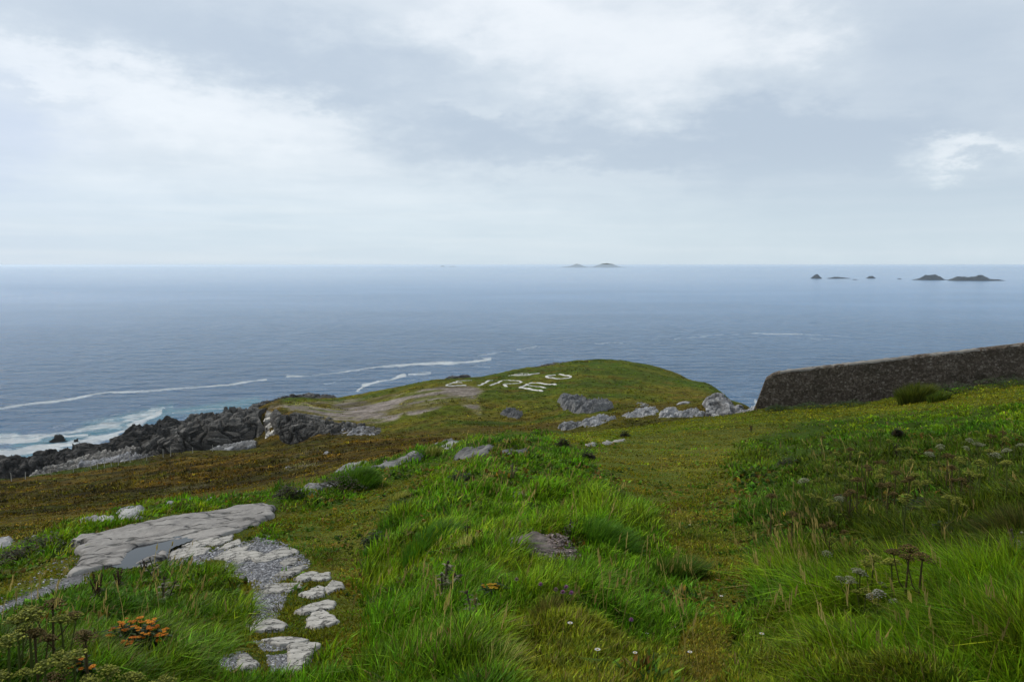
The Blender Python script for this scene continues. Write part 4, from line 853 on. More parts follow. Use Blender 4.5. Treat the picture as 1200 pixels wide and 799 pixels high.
# ------------------------------------------------------------------ the wall
def build_wall():
    # top edge and foot in plan, from the near end to beyond the frame
    top = [(897.5, 438.2, 37.9), (925, 434, 37.6), (960, 430, 37.3), (1010, 424.5, 36.8), (1080, 416.5, 36.0), (1140, 409.8, 35.3), (1200, 403, 34.6), (1330, 388, 33.2), (1500, 368, 31.6)]
    T = unproj(*np.array(top).T); s = np.r_[0, np.cumsum(np.linalg.norm(np.diff(T[:, :2], axis=0), axis=1))]; n = 240; u = np.linspace(0, s[-1], n)
    C = np.stack([np.interp(u, s, T[:, k]) for k in range(3)], -1)
    d = (T[-1] - T[0])[:2]; d /= np.linalg.norm(d); nr = np.array([d[1], -d[0]]);
    if nr[1] > 0: nr = -nr                                         # towards the viewer
    root = thing('stone_wall', 'long dark rubble stone wall with a pale painted rim light along its top, sloping across the grass above the sea', 'wall', (T[0, 0], T[0, 1], T[0, 2] - 1.8))
    lo = np.array(root.location)
    thick = .55; depth = 2.6; m = 40; rows = []
    end = np.clip(u / .55, 0, 1)                                    # the near end is rounded off and battered
    for k in range(m):
        t = k / (m - 1)
        # section: foot front -> top front -> top back -> foot back
        if t < .42: w = t / .42; off = thick / 2 + .10 * (1 - w); z = -depth * (1 - w)
        elif t < .58: w = (t - .42) / .16; off = thick / 2 - thick * w; z = .03 * math.sin(math.pi * w)
        else: w = (t - .58) / .42; off = -thick / 2 - .10 * w; z = -depth * w
        lean = (-z) * .30 * (1 - end)                               # slanting end
        dz = z - .22 * (1 - end) ** 2 * (1 + z / depth)
        p = np.c_[C[:, 0] + nr[0] * off - d[0] * lean, C[:, 1] + nr[1] * off - d[1] * lean, C[:, 2] + dz]
        rows.append(p)
    G = np.array(rows); p = G.reshape(-1, 3)
    q = p * np.array([5.2, 5.2, 6.4]); e, v = cell3(q, 5); rel = .035 * (v - .5) + .03 * np.minimum(e, .35) / .35 + .03 * fbm3(p * .8, 3, 3)
    front = np.repeat((np.arange(m) < m * .5)[:, None], n, 1).ravel(); sg = np.where(front, 1, -1)
    p = p + np.c_[nr[0] * rel * sg, nr[1] * rel * sg, .5 * rel]
    Fc = grid_faces(m, n); P = p.reshape(m, n, 3)
    cap = [(k, k + 1, m - 2 - k, m - 1 - k) for k in range(m // 2 - 1)]
    faces = [tuple(int(a) for a in f) for f in Fc] + [tuple(a * n for a in c) for c in cap] + [tuple(a * n + n - 1 for a in c[::-1]) for c in cap]
    me = mesh_obj('masonry', p - lo, faces, M['wall'], root)
    # capping along the top, its pale colour painting in the rim light
    rows = []
    for off, z in ((-.28, -.06), (-.27, .02), (-.1, .045), (.12, .04), (.26, .012), (.29, -.06)):
        rows.append(np.c_[C[:, 0] + nr[0] * off, C[:, 1] + nr[1] * off, C[:, 2] + z + .02 * vn2(u * 2.3, np.full(n, off * 3), 7) + .02 * vn2(u * 9, np.full(n, off * 9), 8) - .24 * (1 - end) ** 2])
    g_ = np.array(rows)[:, 8:]; mesh_obj('coping', g_.reshape(-1, 3) - lo, grid_faces(6, n - 8), M['coping'], root)
    return C, d, nr
WALL_C, WALL_D, WALL_N = build_wall()

# ------------------------------------------------------------------ thin fence posts along the meadow edge
def post_mesh():
    v = []; f = []
    prof = [(.06, -.4), (.06, .0), (.055, 1.05), (.045, 1.16), (.015, 1.2)]; k = 7
    for r_, z_ in prof:
        for a in range(k): v.append((r_ * math.cos(a * 2 * math.pi / k), r_ * math.sin(a * 2 * math.pi / k), z_))
    f = [tuple(q) for q in grid_faces(len(prof), k, True)]; f.append(tuple(range((len(prof) - 1) * k, len(prof) * k)))
    return v, f
pv, pf = post_mesh(); post0 = None
for k, (px_, py_, h) in enumerate([(-6, 566, 1), (13.7, 564, 1.05), (30, 561.5, .9), (60, 556.5, .9), (86, 553, .9), (107, 550, 1.2), (114.5, 549, 1.0), (122.5, 547.5, 1.25), (131, 546, .9), (139, 545, 1.1), (146, 543.5, 1.1), (153, 542, 1.2), (172, 539.5, .9), (191.5, 536, 1.35), (200, 534.5, 1.45), (226, 530.5, .9), (249, 528.5, 1.0)]):
    p, _ = at_px(px_, py_, 1, 90, 170)
    if post0 is None: o = post0 = mesh_obj('fence_post', pv, pf, M['post'], smooth=False)
    else: o = post0.copy(); COL.objects.link(o)
    o.location = tuple(p); o.scale = (.85, .85, h * .95); o.rotation_euler = (random.uniform(-.08, .08), random.uniform(-.1, .1), random.uniform(0, 3))
    tag(o, 'thin weathered pale post in the line fencing the brown meadow from the cliff', 'post', 'fence posts along the edge of the brown meadow')
GRASS = 1.0
# ------------------------------------------------------------------ grass and small plants
STONE_POLYS = [(84, 664), (92, 653), (88, 646), (110, 628), (150, 618), (200, 608), (240, 601), (308, 596), (320, 599), (300, 616), (256, 631), (222, 638), (196, 642), (186, 656), (160, 662), (112, 668)]
PAVED = [[(int(a), int(b)) for a, b in STONE_POLYS],
    [(341, 759), (345, 756), (376, 757), (366, 764), (352, 786), (340, 786)], [(283, 771), (299, 780), (284, 787)], [(310, 752), (360, 752), (328, 758)], [(291, 735), (302, 729), (336, 732), (330, 739), (298, 740)], [(361, 728), (368, 720), (377, 718), (396, 729), (370, 737)],
    [(348, 719), (370, 708), (391, 707), (374, 717)], [(351, 698), (374, 688), (379, 699)], [(383, 690), (391, 682), (401, 690)], [(347, 680), (366, 671), (354, 683)], [(365, 679), (385, 672), (386, 679)], [(252, 655), (292, 641), (350, 648), (300, 660)], [(196, 651), (226, 643), (246, 643), (216, 655)],
    [(588, 641), (612, 632), (650, 635), (678, 648), (640, 654), (606, 650)], [(598, 578), (606, 572), (622, 572), (618, 580)],
    [(93, 611), (112, 606), (133, 612), (108, 613)], [(137, 606), (156, 598), (170, 601), (150, 609)], [(-12, 642), (0, 631), (14, 632), (2, 643)], [(438, 548), (470, 538), (497, 533), (470, 543)], [(394, 553), (414, 543), (430, 541), (416, 551)], [(344, 578), (366, 569), (398, 566), (364, 578)],
    [(536, 533), (548, 526), (578, 526), (552, 536)], [(497, 520), (528, 513), (516, 519)], [(517, 524), (533, 519), (524, 526)], [(687, 521), (698, 519), (690, 523)], [(704, 519), (716, 518), (711, 521)], [(718, 517), (733, 515), (722, 518)]] + GRAVEL

def blades(root, h, w, az, lean, bend, col, tipcol=None):
    """curved tapering blades as one array: 5 vertices, 3 triangles each"""
    n = len(h); dx, dy = np.cos(az), np.sin(az)
    fa = az + np.pi / 2 + rng.normal(0, .7, n); sx, sy = np.cos(fa) * w * .5, np.sin(fa) * w * .5
    def at(t):
        o = h * (lean * t + bend * t * t); return root[:, 0] + dx * o, root[:, 1] + dy * o, root[:, 2] + h * t * np.sqrt(np.maximum(.06, 1 - (.75 * (lean + bend * t)) ** 2 * .8)) - .01
    V = np.empty((n, 5, 3))
    x, y, z = at(0.); V[:, 0] = np.c_[x - sx, y - sy, z - .02]; V[:, 1] = np.c_[x + sx, y + sy, z - .02]
    x, y, z = at(.55); V[:, 2] = np.c_[x - sx * .8, y - sy * .8, z]; V[:, 3] = np.c_[x + sx * .8, y + sy * .8, z]
    x, y, z = at(1.); V[:, 4] = np.c_[x, y, z]
    b = np.arange(n)[:, None, None] * 5; Fc = (b + np.array([[0, 1, 3], [0, 3, 2], [2, 3, 4]])[None]).reshape(-1, 3)
    C = np.repeat(col[:, None], 5, 1)
    if tipcol is not None: C[:, 4] = tipcol; C[:, 2:4] = .6 * C[:, 2:4] + .4 * tipcol[:, None]
    return V.reshape(-1, 3), Fc, C.reshape(-1, 3)

def grow(N, per, pick, style, name, rmax=48, wide=1.):
    gv = GV; nc = gv['nc']; x, y, z, px, py, r = (gv[k] for k in ('x', 'y', 'z', 'px', 'py', 'r'))
    nr = gv['nr']; P2 = px.reshape(nr, nc); Q2 = py.reshape(nr, nc)
    a = np.zeros((nr, nc)); du = np.roll(P2, -1, 1) - P2; dv = np.zeros_like(Q2); dv[:-1] = Q2[:-1] - Q2[1:]
    a = (np.clip(np.abs(du), 0, 6) * np.clip(dv, .25, 8)).ravel()
    th = np.arctan2(x, y)
    wgt = a * (r > 1.7) * (r < rmax) * (np.abs(th) < 1.15) * ((px > -1500) & (px < 2700) & (py < 1700)) * pick(gv)
    off = (px < -60) | (px > 1260) | (py > 850); wgt[off] *= .12
    i = rng.choice(len(x), N, p=wgt / wgt.sum()); rr = r[i]
    cx = x[i] + rng.normal(0, .0045, N) * rr; cy = y[i] + rng.normal(0, .006, N) * rr
    ok = np.ones(N, bool); zz = base_z(cx, cy); pxx, pyy = project(cx, cy, zz)
    for P in PAVED: ok &= ~((poly_sd(pxx, pyy, P) > (-2.5 if P in PAVED[1:12] or P is GRAVEL[0] else 3.5 if P is PAVED[0] else .6)) & (cy < 40))
    cx, cy, rr, pxx, pyy, i = cx[ok], cy[ok], rr[ok], pxx[ok], pyy[ok], i[ok]; n = len(cx)
    h0, spread, lean, az, col = style(cx, cy, rr, pxx, pyy, i)
    k = np.repeat(np.arange(n), per); m = len(k); sa = rng.uniform(0, 2 * np.pi, m); sr = np.sqrt(rng.uniform(0, 1, m)) * (spread[k])
    bx = cx[k] + np.cos(sa) * sr; by = cy[k] + np.sin(sa) * sr
    # height of the sheet under each blade
    bz = ground_z(bx, by)
    hh = h0[k] * rng.uniform(.55, 1.15, m) ; wd = wide * np.maximum(.0085, .0018 * np.minimum(rr[k], 40) + .0011 * np.maximum(rr[k] - 40, 0)) * rng.uniform(.55, 1.3, m)
    out = .45 * sr / (spread[k] + 1e-6)
    vx = np.cos(az[k]) * lean[k] + np.cos(sa) * out + rng.normal(0, .26, m); vy = np.sin(az[k]) * lean[k] + np.sin(sa) * out + rng.normal(0, .26, m)
    A = np.arctan2(vy, vx); L = np.hypot(vx, vy)
    c = col[k] * np.exp(rng.normal(0, .34, n))[k][:, None] * rng.uniform(.45, 1.5, m)[:, None] * (1 + rng.normal(0, .10, (n, 3)))[k]; c = np.clip(c * np.array((1.36, 1.34, .56)), .003, .5)
    st = rng.random(m) < .035; c[st] = np.array((.22, .18, .06)) * rng.uniform(.6, 1.1, st.sum())[:, None]
    tip = np.clip(c * np.array((1.25, 1.12, 1.0)), 0, .6)
    V, Fc, C = blades(np.c_[bx, by, bz], hh, wd, A, np.clip(L * .35, 0, .8), np.clip(L * .75, 0, 1.2) + (rng.random(m) < .18) * rng.uniform(.3, .9, m), c, tip)
    o = mesh_obj(name, V, Fc, M['grass'], smooth=False, col=C); return tag(o, kind='stuff')

def field(x, y, *cols):
    f = [fbm2(x * s, y * s, sd, 3) for s, sd in ((.35, 601), (.9, 602), (2.2, 603), (.6, 604))]
    return f
def style_long(x, y, r, px, py, i):
    f1, f2, f3, f4 = field(x, y)
    n = len(x); tus = np.clip(.5 + .8 * f3 + .5 * f2, 0, 1.3)
    h = (.055 + .125 * tus) * np.clip(.9 + .35 * f1, .5, 1.35); front = sstep(725, 755, py) * sstep(560, 620, px) * sstep(890, 840, px); h = h * (1 - .55 * front) * (1 - .62 * GV['t'][i])
    lowleft = sstep(330, 250, px) * sstep(640, 690, py); right = sstep(820, 980, px)
    h = h * (1 + .45 * right * sstep(640, 720, py)) * (1 - .25 * lowleft)
    crest = sstep(18, 26, r); h = h * (1 - .45 * crest)
    az = np.where(px > 900, np.pi * .80, np.pi * .15) + 1.1 * f1 + .9 * f4; az = az + sstep(850, 950, px) * 0
    lean = .22 + .3 * np.abs(f2)
    c = np.tile(np.array((.062, .150, .010)), (n, 1))
    def m(w, col): nonlocal c; c = c * (1 - w[:, None]) + np.array(col) * w[:, None]
    m(sstep(.0, .6, f1), (.036, .105, .010)); m(sstep(.05, .6, f2) * .85, (.105, .175, .011)); m(sstep(.25, .7, f4) * .5, (.135, .135, .016)); m(sstep(.35, .75, -f3) * .5, (.080, .060, .016)); m(lowleft * sstep(-.3, .3, f4) * .75, (.066, .058, .018)); m(front * .3, (.070, .064, .016))
    m(.8 * sstep(600, 560, px) * sstep(670, 700, py) * sstep(410, 440, px), (.052, .135, .011))
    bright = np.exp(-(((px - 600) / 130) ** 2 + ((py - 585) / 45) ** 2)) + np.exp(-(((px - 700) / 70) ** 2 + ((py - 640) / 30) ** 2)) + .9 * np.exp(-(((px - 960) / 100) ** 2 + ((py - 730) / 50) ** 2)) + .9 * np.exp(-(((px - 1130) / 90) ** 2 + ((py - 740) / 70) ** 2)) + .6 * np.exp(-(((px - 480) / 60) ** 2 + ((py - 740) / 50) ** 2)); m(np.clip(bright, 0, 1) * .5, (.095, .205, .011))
    m(np.clip(right * sstep(690, 640, py) * sstep(505, 530, py) * .8, 0, 1), (.046, .066, .014))
    m(np.clip(lowleft * .5, 0, 1), (.036, .092, .012))
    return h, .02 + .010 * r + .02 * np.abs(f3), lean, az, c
def style_short(x, y, r, px, py, i):
    f1, f2, f3, f4 = field(x, y); n = len(x); l = GV['l'][i]; h = GV['h'][i]
    ht = .022 + .020 * np.clip(.5 + f3, 0, 1.4) + .02 * l + .05 * h * np.clip(.5 + f2, 0, 1)
    c = np.tile(np.array((.098, .104, .014)), (n, 1))
    def m(w, col): nonlocal c; c = c * (1 - w[:, None]) + np.array(col) * w[:, None]
    m(sstep(0, .6, f1), (.066, .092, .011)); m(sstep(.1, .6, f2) * .8, (.125, .118, .024)); m(sstep(.3, .7, f4) * .45, (.09, .07, .02)); m(l * .6, (.118, .140, .011)); m(h * .8, (.12, .085, .016))
    return ht, .02 + .012 * r, .3 + .3 * np.abs(f2), 2.5 * f1 + 2 * f4, c
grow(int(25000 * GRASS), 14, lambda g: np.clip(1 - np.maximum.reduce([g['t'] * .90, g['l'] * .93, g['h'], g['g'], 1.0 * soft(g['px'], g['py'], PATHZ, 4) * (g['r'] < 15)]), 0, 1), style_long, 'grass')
grow(int(15000 * GRASS), 12, lambda g: np.clip(np.maximum.reduce([g['t'], g['l'], .25 * g['h'] * (g['r'] < 30), .9 * soft(g['px'], g['py'], PATHZ, 5) * (g['r'] < 15)]) - .9 * g['g'], .0, 1) * (g['r'] < 40), style_short, 'grass', 42)

# broad leaves low among the blades
def style_broad(x, y, r, px, py, i):
    f1, f2, f3, f4 = field(x, y); n = len(x); c = np.tile(np.array((.040, .088, .016)), (n, 1)) * np.exp(rng.normal(0, .35, n))[:, None]
    b = rng.random(n) < .22; c[b] = np.array((.085, .060, .022)) * rng.uniform(.6, 1.4, b.sum())[:, None]
    return (.045 + .05 * rng.random(n)) * (1 - .4 * GV['t'][i]), .03 + .012 * r, .5 + .3 * np.abs(f2), rng.uniform(0, 6.28, n), c
grow(int(9000 * GRASS), 6, lambda g: np.clip(1.05 - np.maximum.reduce([g['t'] * .7, g['l'], g['h'], g['g'], soft(g['px'], g['py'], PATHZ, 4) * (g['r'] < 15)]), 0, 1) * sstep(-.2, .5, fbm2(g['x'] * .8, g['y'] * .8, 631, 3)) * (g['r'] < 22), style_broad, 'grass', 22, 3.2)
# heather and grass clumps on the far slopes
def style_mid(x, y, r, px, py, i):
    n = len(x); c = GV['c'][i] * np.exp(rng.normal(0, .38, n))[:, None] * np.array((.72, .76, .9)); b = rng.random(n) < .12; c[b] *= np.array((.45, .42, .45))
    f = fbm2(x * .12, y * .2, 641, 3); return (.10 + .12 * rng.random(n)) * np.clip(.8 + .7 * f, .35, 1.5) * np.clip(r / 60, .55, 1.2), .10 + .0022 * r, .2 + 0 * x, rng.uniform(0, 6.28, n), c
grow(int(24000 * GRASS), 6, lambda g: g['h'] * (1 - .93 * g['kind0']) * (g['r'] > 17) * (g['z'] > 17), style_mid, 'grass', 262)

# tall dry flowering grass standing above the rest
def seed_stalks(spots, name='grass'):
    R = []; 
    for px_, py_, sx, sy, n in spots:
        q = np.c_[rng.normal(px_, sx, n), rng.normal(py_, sy, n)][:max(6, int(n * .6))]; R.append(hit(q[:, 0], q[:, 1], 1.6, 40, detail=True))
    R = np.concatenate(R); n = len(R); r = np.hypot(R[:, 0], R[:, 1]); right = R[:, 0] > 1.0
    h = rng.uniform(.20, .42, n); az = np.where(right, np.pi * .85, np.pi * .2) + rng.normal(0, .9, n); c = np.array((.36, .28, .085))[None] * rng.uniform(.5, 1.2, n)[:, None]
    V, Fc, C = blades(R, h, np.maximum(.0028, .0007 * r), az, rng.uniform(.05, .35, n), rng.uniform(.1, .5, n), c)
    # seed heads: short fat blades near the tip
    T = V.reshape(n, 5, 3); k = np.repeat(np.arange(n), 5); t = rng.uniform(.55, 1, len(k))[:, None]; root = (T[k, 2] + T[k, 3]) * .5 * (1 - t) + T[k, 4] * t
    V2, F2, C2 = blades(root, rng.uniform(.02, .045, len(k)), np.maximum(.004, .0011 * r[k]), az[k] + rng.normal(0, .6, len(k)), np.full(len(k), .25), np.full(len(k), .2), c[k] * 1.05)
    tag(mesh_obj(name, np.r_[V, V2], np.r_[Fc, F2 + len(V)], M['grass'], col=np.r_[C, C2]), kind='stuff')
seed_stalks([(945, 668, 26, 14, 60), (915, 690, 14, 12, 22), (1120, 770, 60, 26, 34), (850, 640, 60, 40, 26), (700, 740, 50, 25, 30), (560, 770, 60, 20, 22), (130, 735, 60, 25, 34), (60, 780, 40, 15, 16), (200, 690, 20, 16, 26), (640, 600, 60, 25, 40), (560, 580, 40, 20, 40), (960, 580, 70, 40, 50), (770, 700, 40, 40, 30), (1050, 600, 80, 40, 40), (1000, 790, 90, 15, 20), (480, 700, 30, 30, 26), (600, 528, 60, 8, 60)])

# ---- small mesh kit for plants
class Kit:
    def __init__(s): s.v = []; s.f = []; s.c = []; s.n = 0
    def add(s, v, f, c):
        v = np.asarray(v, float); s.v.append(v); s.f += [tuple(int(a) + s.n for a in q) for q in f]; s.n += len(v)
        c = np.asarray(c, float); s.c.append(np.tile(c, (len(v), 1)) if c.ndim == 1 else c)
    def tube(s, pts, r0, r1, c, k=5):
        pts = np.asarray(pts, float); n = len(pts); t = np.gradient(pts, axis=0); t /= np.linalg.norm(t, axis=1, keepdims=True)
        a = np.cross(t, (0.31, .9, .12)); a /= np.linalg.norm(a, axis=1, keepdims=True); b = np.cross(t, a); R = np.linspace(r0, r1, n)
        ang = np.arange(k) * 2 * np.pi / k; v = (pts[:, None] + R[:, None, None] * (np.cos(ang)[None, :, None] * a[:, None] + np.sin(ang)[None, :, None] * b[:, None])).reshape(-1, 3)
        s.add(v, list(map(tuple, grid_faces(n, k, True))) + [tuple(range((n - 1) * k, n * k))], c)
    def leaf(s, p, d, up, L, W, c, droop=.3, jag=0.):
        d = np.asarray(d, float); d /= np.linalg.norm(d); up = np.asarray(up, float); sd = np.cross(d, up); sd /= np.linalg.norm(sd) + 1e-9
        n = 6; t = np.linspace(0, 1, n); w = W * .5 * np.sin(np.pi * np.clip(t * .92 + .06, 0, 1)) ** .8 * (1 + jag * np.where(np.arange(n) % 2, 1, -1))
        mid = np.asarray(p)[None] + d[None] * (L * t)[:, None] - np.array([0, 0, 1])[None] * (droop * L * t * t)[:, None]
        v = np.r_[mid - sd[None] * w[:, None] + np.array([0, 0, .12 * W]), mid, mid + sd[None] * w[:, None] + np.array([0, 0, .12 * W])]
        s.add(v, grid_faces(3, n), c)
    def blob(s, p, r, c, sub=1, flat=1.):
        v, f = _ICO[sub]; s.add(np.asarray(p)[None] + v * np.array([r, r, r * flat]) * (1 + .15 * rng.normal(size=(len(v), 1))), f, c)
    def obj(s, name, mat, parent, smooth=False): return mesh_obj(name, np.concatenate(s.v), s.f, mat, parent, smooth, col=np.concatenate(s.c))

UMB = {'olive': ((.29, .30, .042), (.15, .17, .028)), 'brown': ((.165, .115, .034), (.09, .065, .02)), 'pale': ((.30, .31, .19), (.16, .18, .07)), 'white': ((.46, .45, .38), (.2, .2, .12))}
def umbel_head(parent, p, R, kind, tilt=(0, 0)):
    """a domed umbel: fine rays, each carrying a small rounded umbellet"""
    c1, c2 = UMB[kind]; K = Kit(); m = 34; Rm = Matrix.Rotation(tilt[0], 3, 'X') @ Matrix.Rotation(tilt[1], 3, 'Y'); Rm = np.array(Rm)
    for k in range(m):
        q = math.sqrt((k + .5) / m); a = k * 2.39996; v = Rm @ np.array([R * q * math.cos(a), R * q * math.sin(a), R * (.62 - .62 * q * q)])
        base = Rm @ np.array([0, 0, -.12 * R]); c = np.array(c1) * rng.uniform(.7, 1.25) if rng.random() < .75 else np.array(c2)
        K.tube([np.array(p) + base, np.array(p) + v], .0022, .0016, np.array(c2), 3)
        for j in range(4):
            K.blob(np.array(p) + v + rng.normal(0, R * .075, 3) * np.array([1, 1, .5]), R * rng.uniform(.055, .10), c * rng.uniform(.8, 1.2), 1, .7)
    return K.obj('flower_head', M['leaf'], parent)
def umbellifer(kind, n, label):
    """unit plant: the highest head stands 0.6 m above the foot"""
    t = thing('umbellifer', label, 'wild plant'); K = Kit(); sc = (.085, .065, .028) if kind == 'brown' else (.085, .105, .024)
    H = .56; K.tube([(0, 0, -.05), (.012, .004, H * .5), (0, 0, H)], .011, .006, sc, 6); tops = [((0, 0, H), .078)]
    for k in range(n - 1):
        a = k * 2.3 + .7; zz = H * (.45 + .12 * (k % 3)); rr = .11 + .05 * (k % 3); top = (rr * math.cos(a), rr * math.sin(a), H * (.97 - .07 * (k % 4)))
        K.tube([(0, 0, zz), (rr * .55 * math.cos(a), rr * .55 * math.sin(a), zz + .09), top], .006, .004, sc, 5); tops.append((top, .060 - .006 * (k % 3)))
    K.obj('stem', M['leaf'], t)
    for p, R in tops: umbel_head(t, p, R, kind, (rng.uniform(-.4, .4), rng.uniform(-.4, .4)))
    L = Kit()
    for k in range(1):
        a = k * 2.1; 
        for j in range(5): L.leaf((.012 * math.cos(a) * (j + 1), .012 * math.sin(a) * (j + 1), .10 + .05 * k + .012 * j), (math.cos(a + (j % 2 - .5) * 1.8), math.sin(a + (j % 2 - .5) * 1.8), .35), (0, 0, 1), .055, .022, (.035, .060, .014), .4, .15)
    L.obj('foliage', M['leaf'], t); return t
PROTO = {}
def put_umbel(px_, py_, kind, n, label, group=None, h=.55, scale=None, dmax=40):
    # walk along the line of sight until the head stands h above the ground
    D = np.exp(np.linspace(math.log(1.9), math.log(dmax), 260)); q = unproj(np.full(260, px_), np.full(260, py_), D); gz = ground_z(q[:, 0], q[:, 1]); a = np.nonzero(q[:, 2] - gz <= h)[0]
    k = int(a[0]) if len(a) else 259; p = np.array([q[k, 0], q[k, 1], gz[k]]); s = max(.2, (q[k, 2] - gz[k])) / .60; rz = rng.uniform(0, 6.28); s *= 1.05 if group else 1.2; p[2] = q[k, 2] - .6 * s
    key = (kind, n)
    if key not in PROTO:
        t = PROTO[key] = umbellifer(kind, n, label); t.location = tuple(p); t.rotation_euler = (0, 0, rz); t.scale = (s,) * 3
        if group: t['group'] = group
    else: copy_thing(PROTO[key], p, rz, s, label, group)
for a in [
    (1045, 655, 'olive', 1, 'tall olive umbellifer with one broad domed head on a thick dark stem', None, 0.31), (1066, 640, 'brown', 2, 'withered brown umbellifer with forked stalks behind the broad domed one', None, 0.34), (1014, 644, 'brown', 2, 'drooping dark brown umbellifer between the pale cluster and the grass stalks', None, 0.30),
    (1024, 652, 'olive', 2, 'olive brown umbellifer hanging just beside the broad domed head', None, 0.30), (1081, 649, 'brown', 2, 'short brown umbellifer leaning out to the side of the forked one', None, 0.30),
    (1008, 668, 'pale', 4, 'bushy umbellifer with a cluster of pale green heads low in the grass', None, 0.27), (1030, 692, 'white', 3, 'small umbellifer with whitish buds in front of the pale green cluster', None, 0.20), (1015, 690, 'olive', 3, 'low umbellifer with yellow green heads under the pale cluster', None, 0.20), (996, 676, 'pale', 2, 'small pale umbellifer at the edge of the bushy pale cluster', None, 0.23),
    (969, 646, 'pale', 1, 'single creamy umbellifer head above the tall dry grass stalks', None, 0.25), (974, 612, 'brown', 3, 'olive brown umbellifer in the grass well above the dry stalks', None, 0.30), (975, 630, 'olive', 1, 'dull olive umbellifer half sunk in grass below the olive brown one', None, 0.22),
    (951, 579, 'olive', 2, 'olive umbellifer standing at the edge of the trodden turf', None, 0.30), (972, 585, 'olive', 3, 'bright olive umbellifer beside a small pale one', None, 0.30), (983, 582, 'pale', 2, 'small pale umbellifer beside the bright olive one', None, 0.27), (997, 574, 'brown', 4, 'many headed brown umbellifer above the olive pair', None, 0.34),
    (1122, 586, 'olive', 4, 'spreading olive umbellifer over a dark hollow in the bank', None, 0.30), (1092, 541, 'olive', 2, 'yellowish umbellifer in the middle of the crowded brown ones', None, 0.30), (1127, 560, 'brown', 4, 'rust red umbellifer near the top of the grassy bank', None, 0.30)]: put_umbel(*a)
GB, GO, GP = 'brown umbellifers on the slope below the wall', 'olive umbellifers on the slope below the wall', 'pale umbellifers on the slope below the wall'
for px_, py_, kd, n in [(964, 511, 'brown', 1), (1042, 515, 'olive', 1), (1055, 525, 'olive', 2), (1065, 524, 'olive', 2), (1089, 530, 'pale', 1), (1102, 521, 'pale', 2), (1136, 514, 'pale', 2), (1146, 519, 'pale', 3), (1167, 531, 'pale', 2), (1160, 527, 'olive', 2), (980, 530, 'olive', 1), (996, 525, 'brown', 2), (1010, 530, 'olive', 1), (996, 541, 'olive', 2),
                        (1035, 540, 'brown', 2), (1067, 539, 'olive', 2), (1116, 546, 'brown', 2), (1035, 549, 'olive', 2), (1031, 556, 'olive', 1), (1072, 555, 'olive', 2), (1066, 559, 'brown', 2), (990, 557, 'olive', 2), (942, 561, 'pale', 1), (1137, 553, 'olive', 2), (1112, 581, 'olive', 2), (929, 600, 'brown', 1), (904, 579, 'brown', 1), (1032, 503, 'olive', 1), (1175, 505, 'brown', 2), (1190, 508, 'olive', 2), (1160, 509, 'brown', 2), (1178, 513, 'olive', 1), (1101, 515, 'olive', 1),
                        (1110, 532, 'brown', 2), (1125, 536, 'olive', 2), (1050, 552, 'brown', 1), (1085, 563, 'olive', 2), (1015, 545, 'brown', 2), (1005, 560, 'brown', 1), (1150, 540, 'olive', 1), (1180, 540, 'olive', 1), (970, 545, 'olive', 1), (1042, 566, 'brown', 3), (1062, 580, 'olive', 2), (1020, 515, 'brown', 1), (1145, 505, 'olive', 1), (1197, 520, 'pale', 1), (1180, 526, 'pale', 1)]:
    lb = {'brown': 'gone over brown umbellifer among many on the grassy slope below the stone wall', 'olive': 'dull olive umbellifer among many on the grassy slope below the stone wall', 'pale': 'pale greenish umbellifer among many on the grassy slope below the stone wall'}[kd]
    put_umbel(px_, py_, kd, n, lb, {'brown': GB, 'olive': GO, 'pale': GP}[kd], .40)
for a in [(10, 746, 'olive', 2, 'olive umbellifer with a dark stalk at the edge of the weeds', None, 0.36), (52, 776, 'olive', 3, 'yellow green umbellifer low down beside the orange flowers', None, 0.30), (87, 764, 'olive', 2, 'domed green umbellifer right behind the lower orange flowers', None, 0.32), (20, 722, 'olive', 3, 'straggly olive umbellifer under the gravel path', None, 0.32), (33, 716, 'olive', 2, 'taller olive umbellifer close under the gravel path', None, 0.36),
          (71, 722, 'olive', 2, 'olive umbellifer with an upright tip among brown weeds', None, 0.30), (126, 782, 'olive', 4, 'large yellow green umbellifer in front of the upper orange flowers', None, 0.29), (152, 790, 'olive', 3, 'low yellow green umbellifer beside the large one', None, 0.26), (40, 738, 'brown', 3, 'brown umbellifer in the middle of the weedy bank', None, 0.30), (62, 704, 'brown', 3, 'rusty umbellifer beside the end of the gravel path', None, 0.30), (100, 742, 'brown', 2, 'dark brown umbellifer short of the orange flowers', None, 0.29), (3, 790, 'olive', 2, 'yellowish umbellifer in the very corner of the weeds', None, 0.26), (196, 795, 'olive', 2, 'yellowish umbellifer at the bottom of the lush grass', None, 0.22), (70, 790, 'brown', 3, 'dark reddish umbellifer below the lower orange flowers', None, 0.24)]: put_umbel(*a)

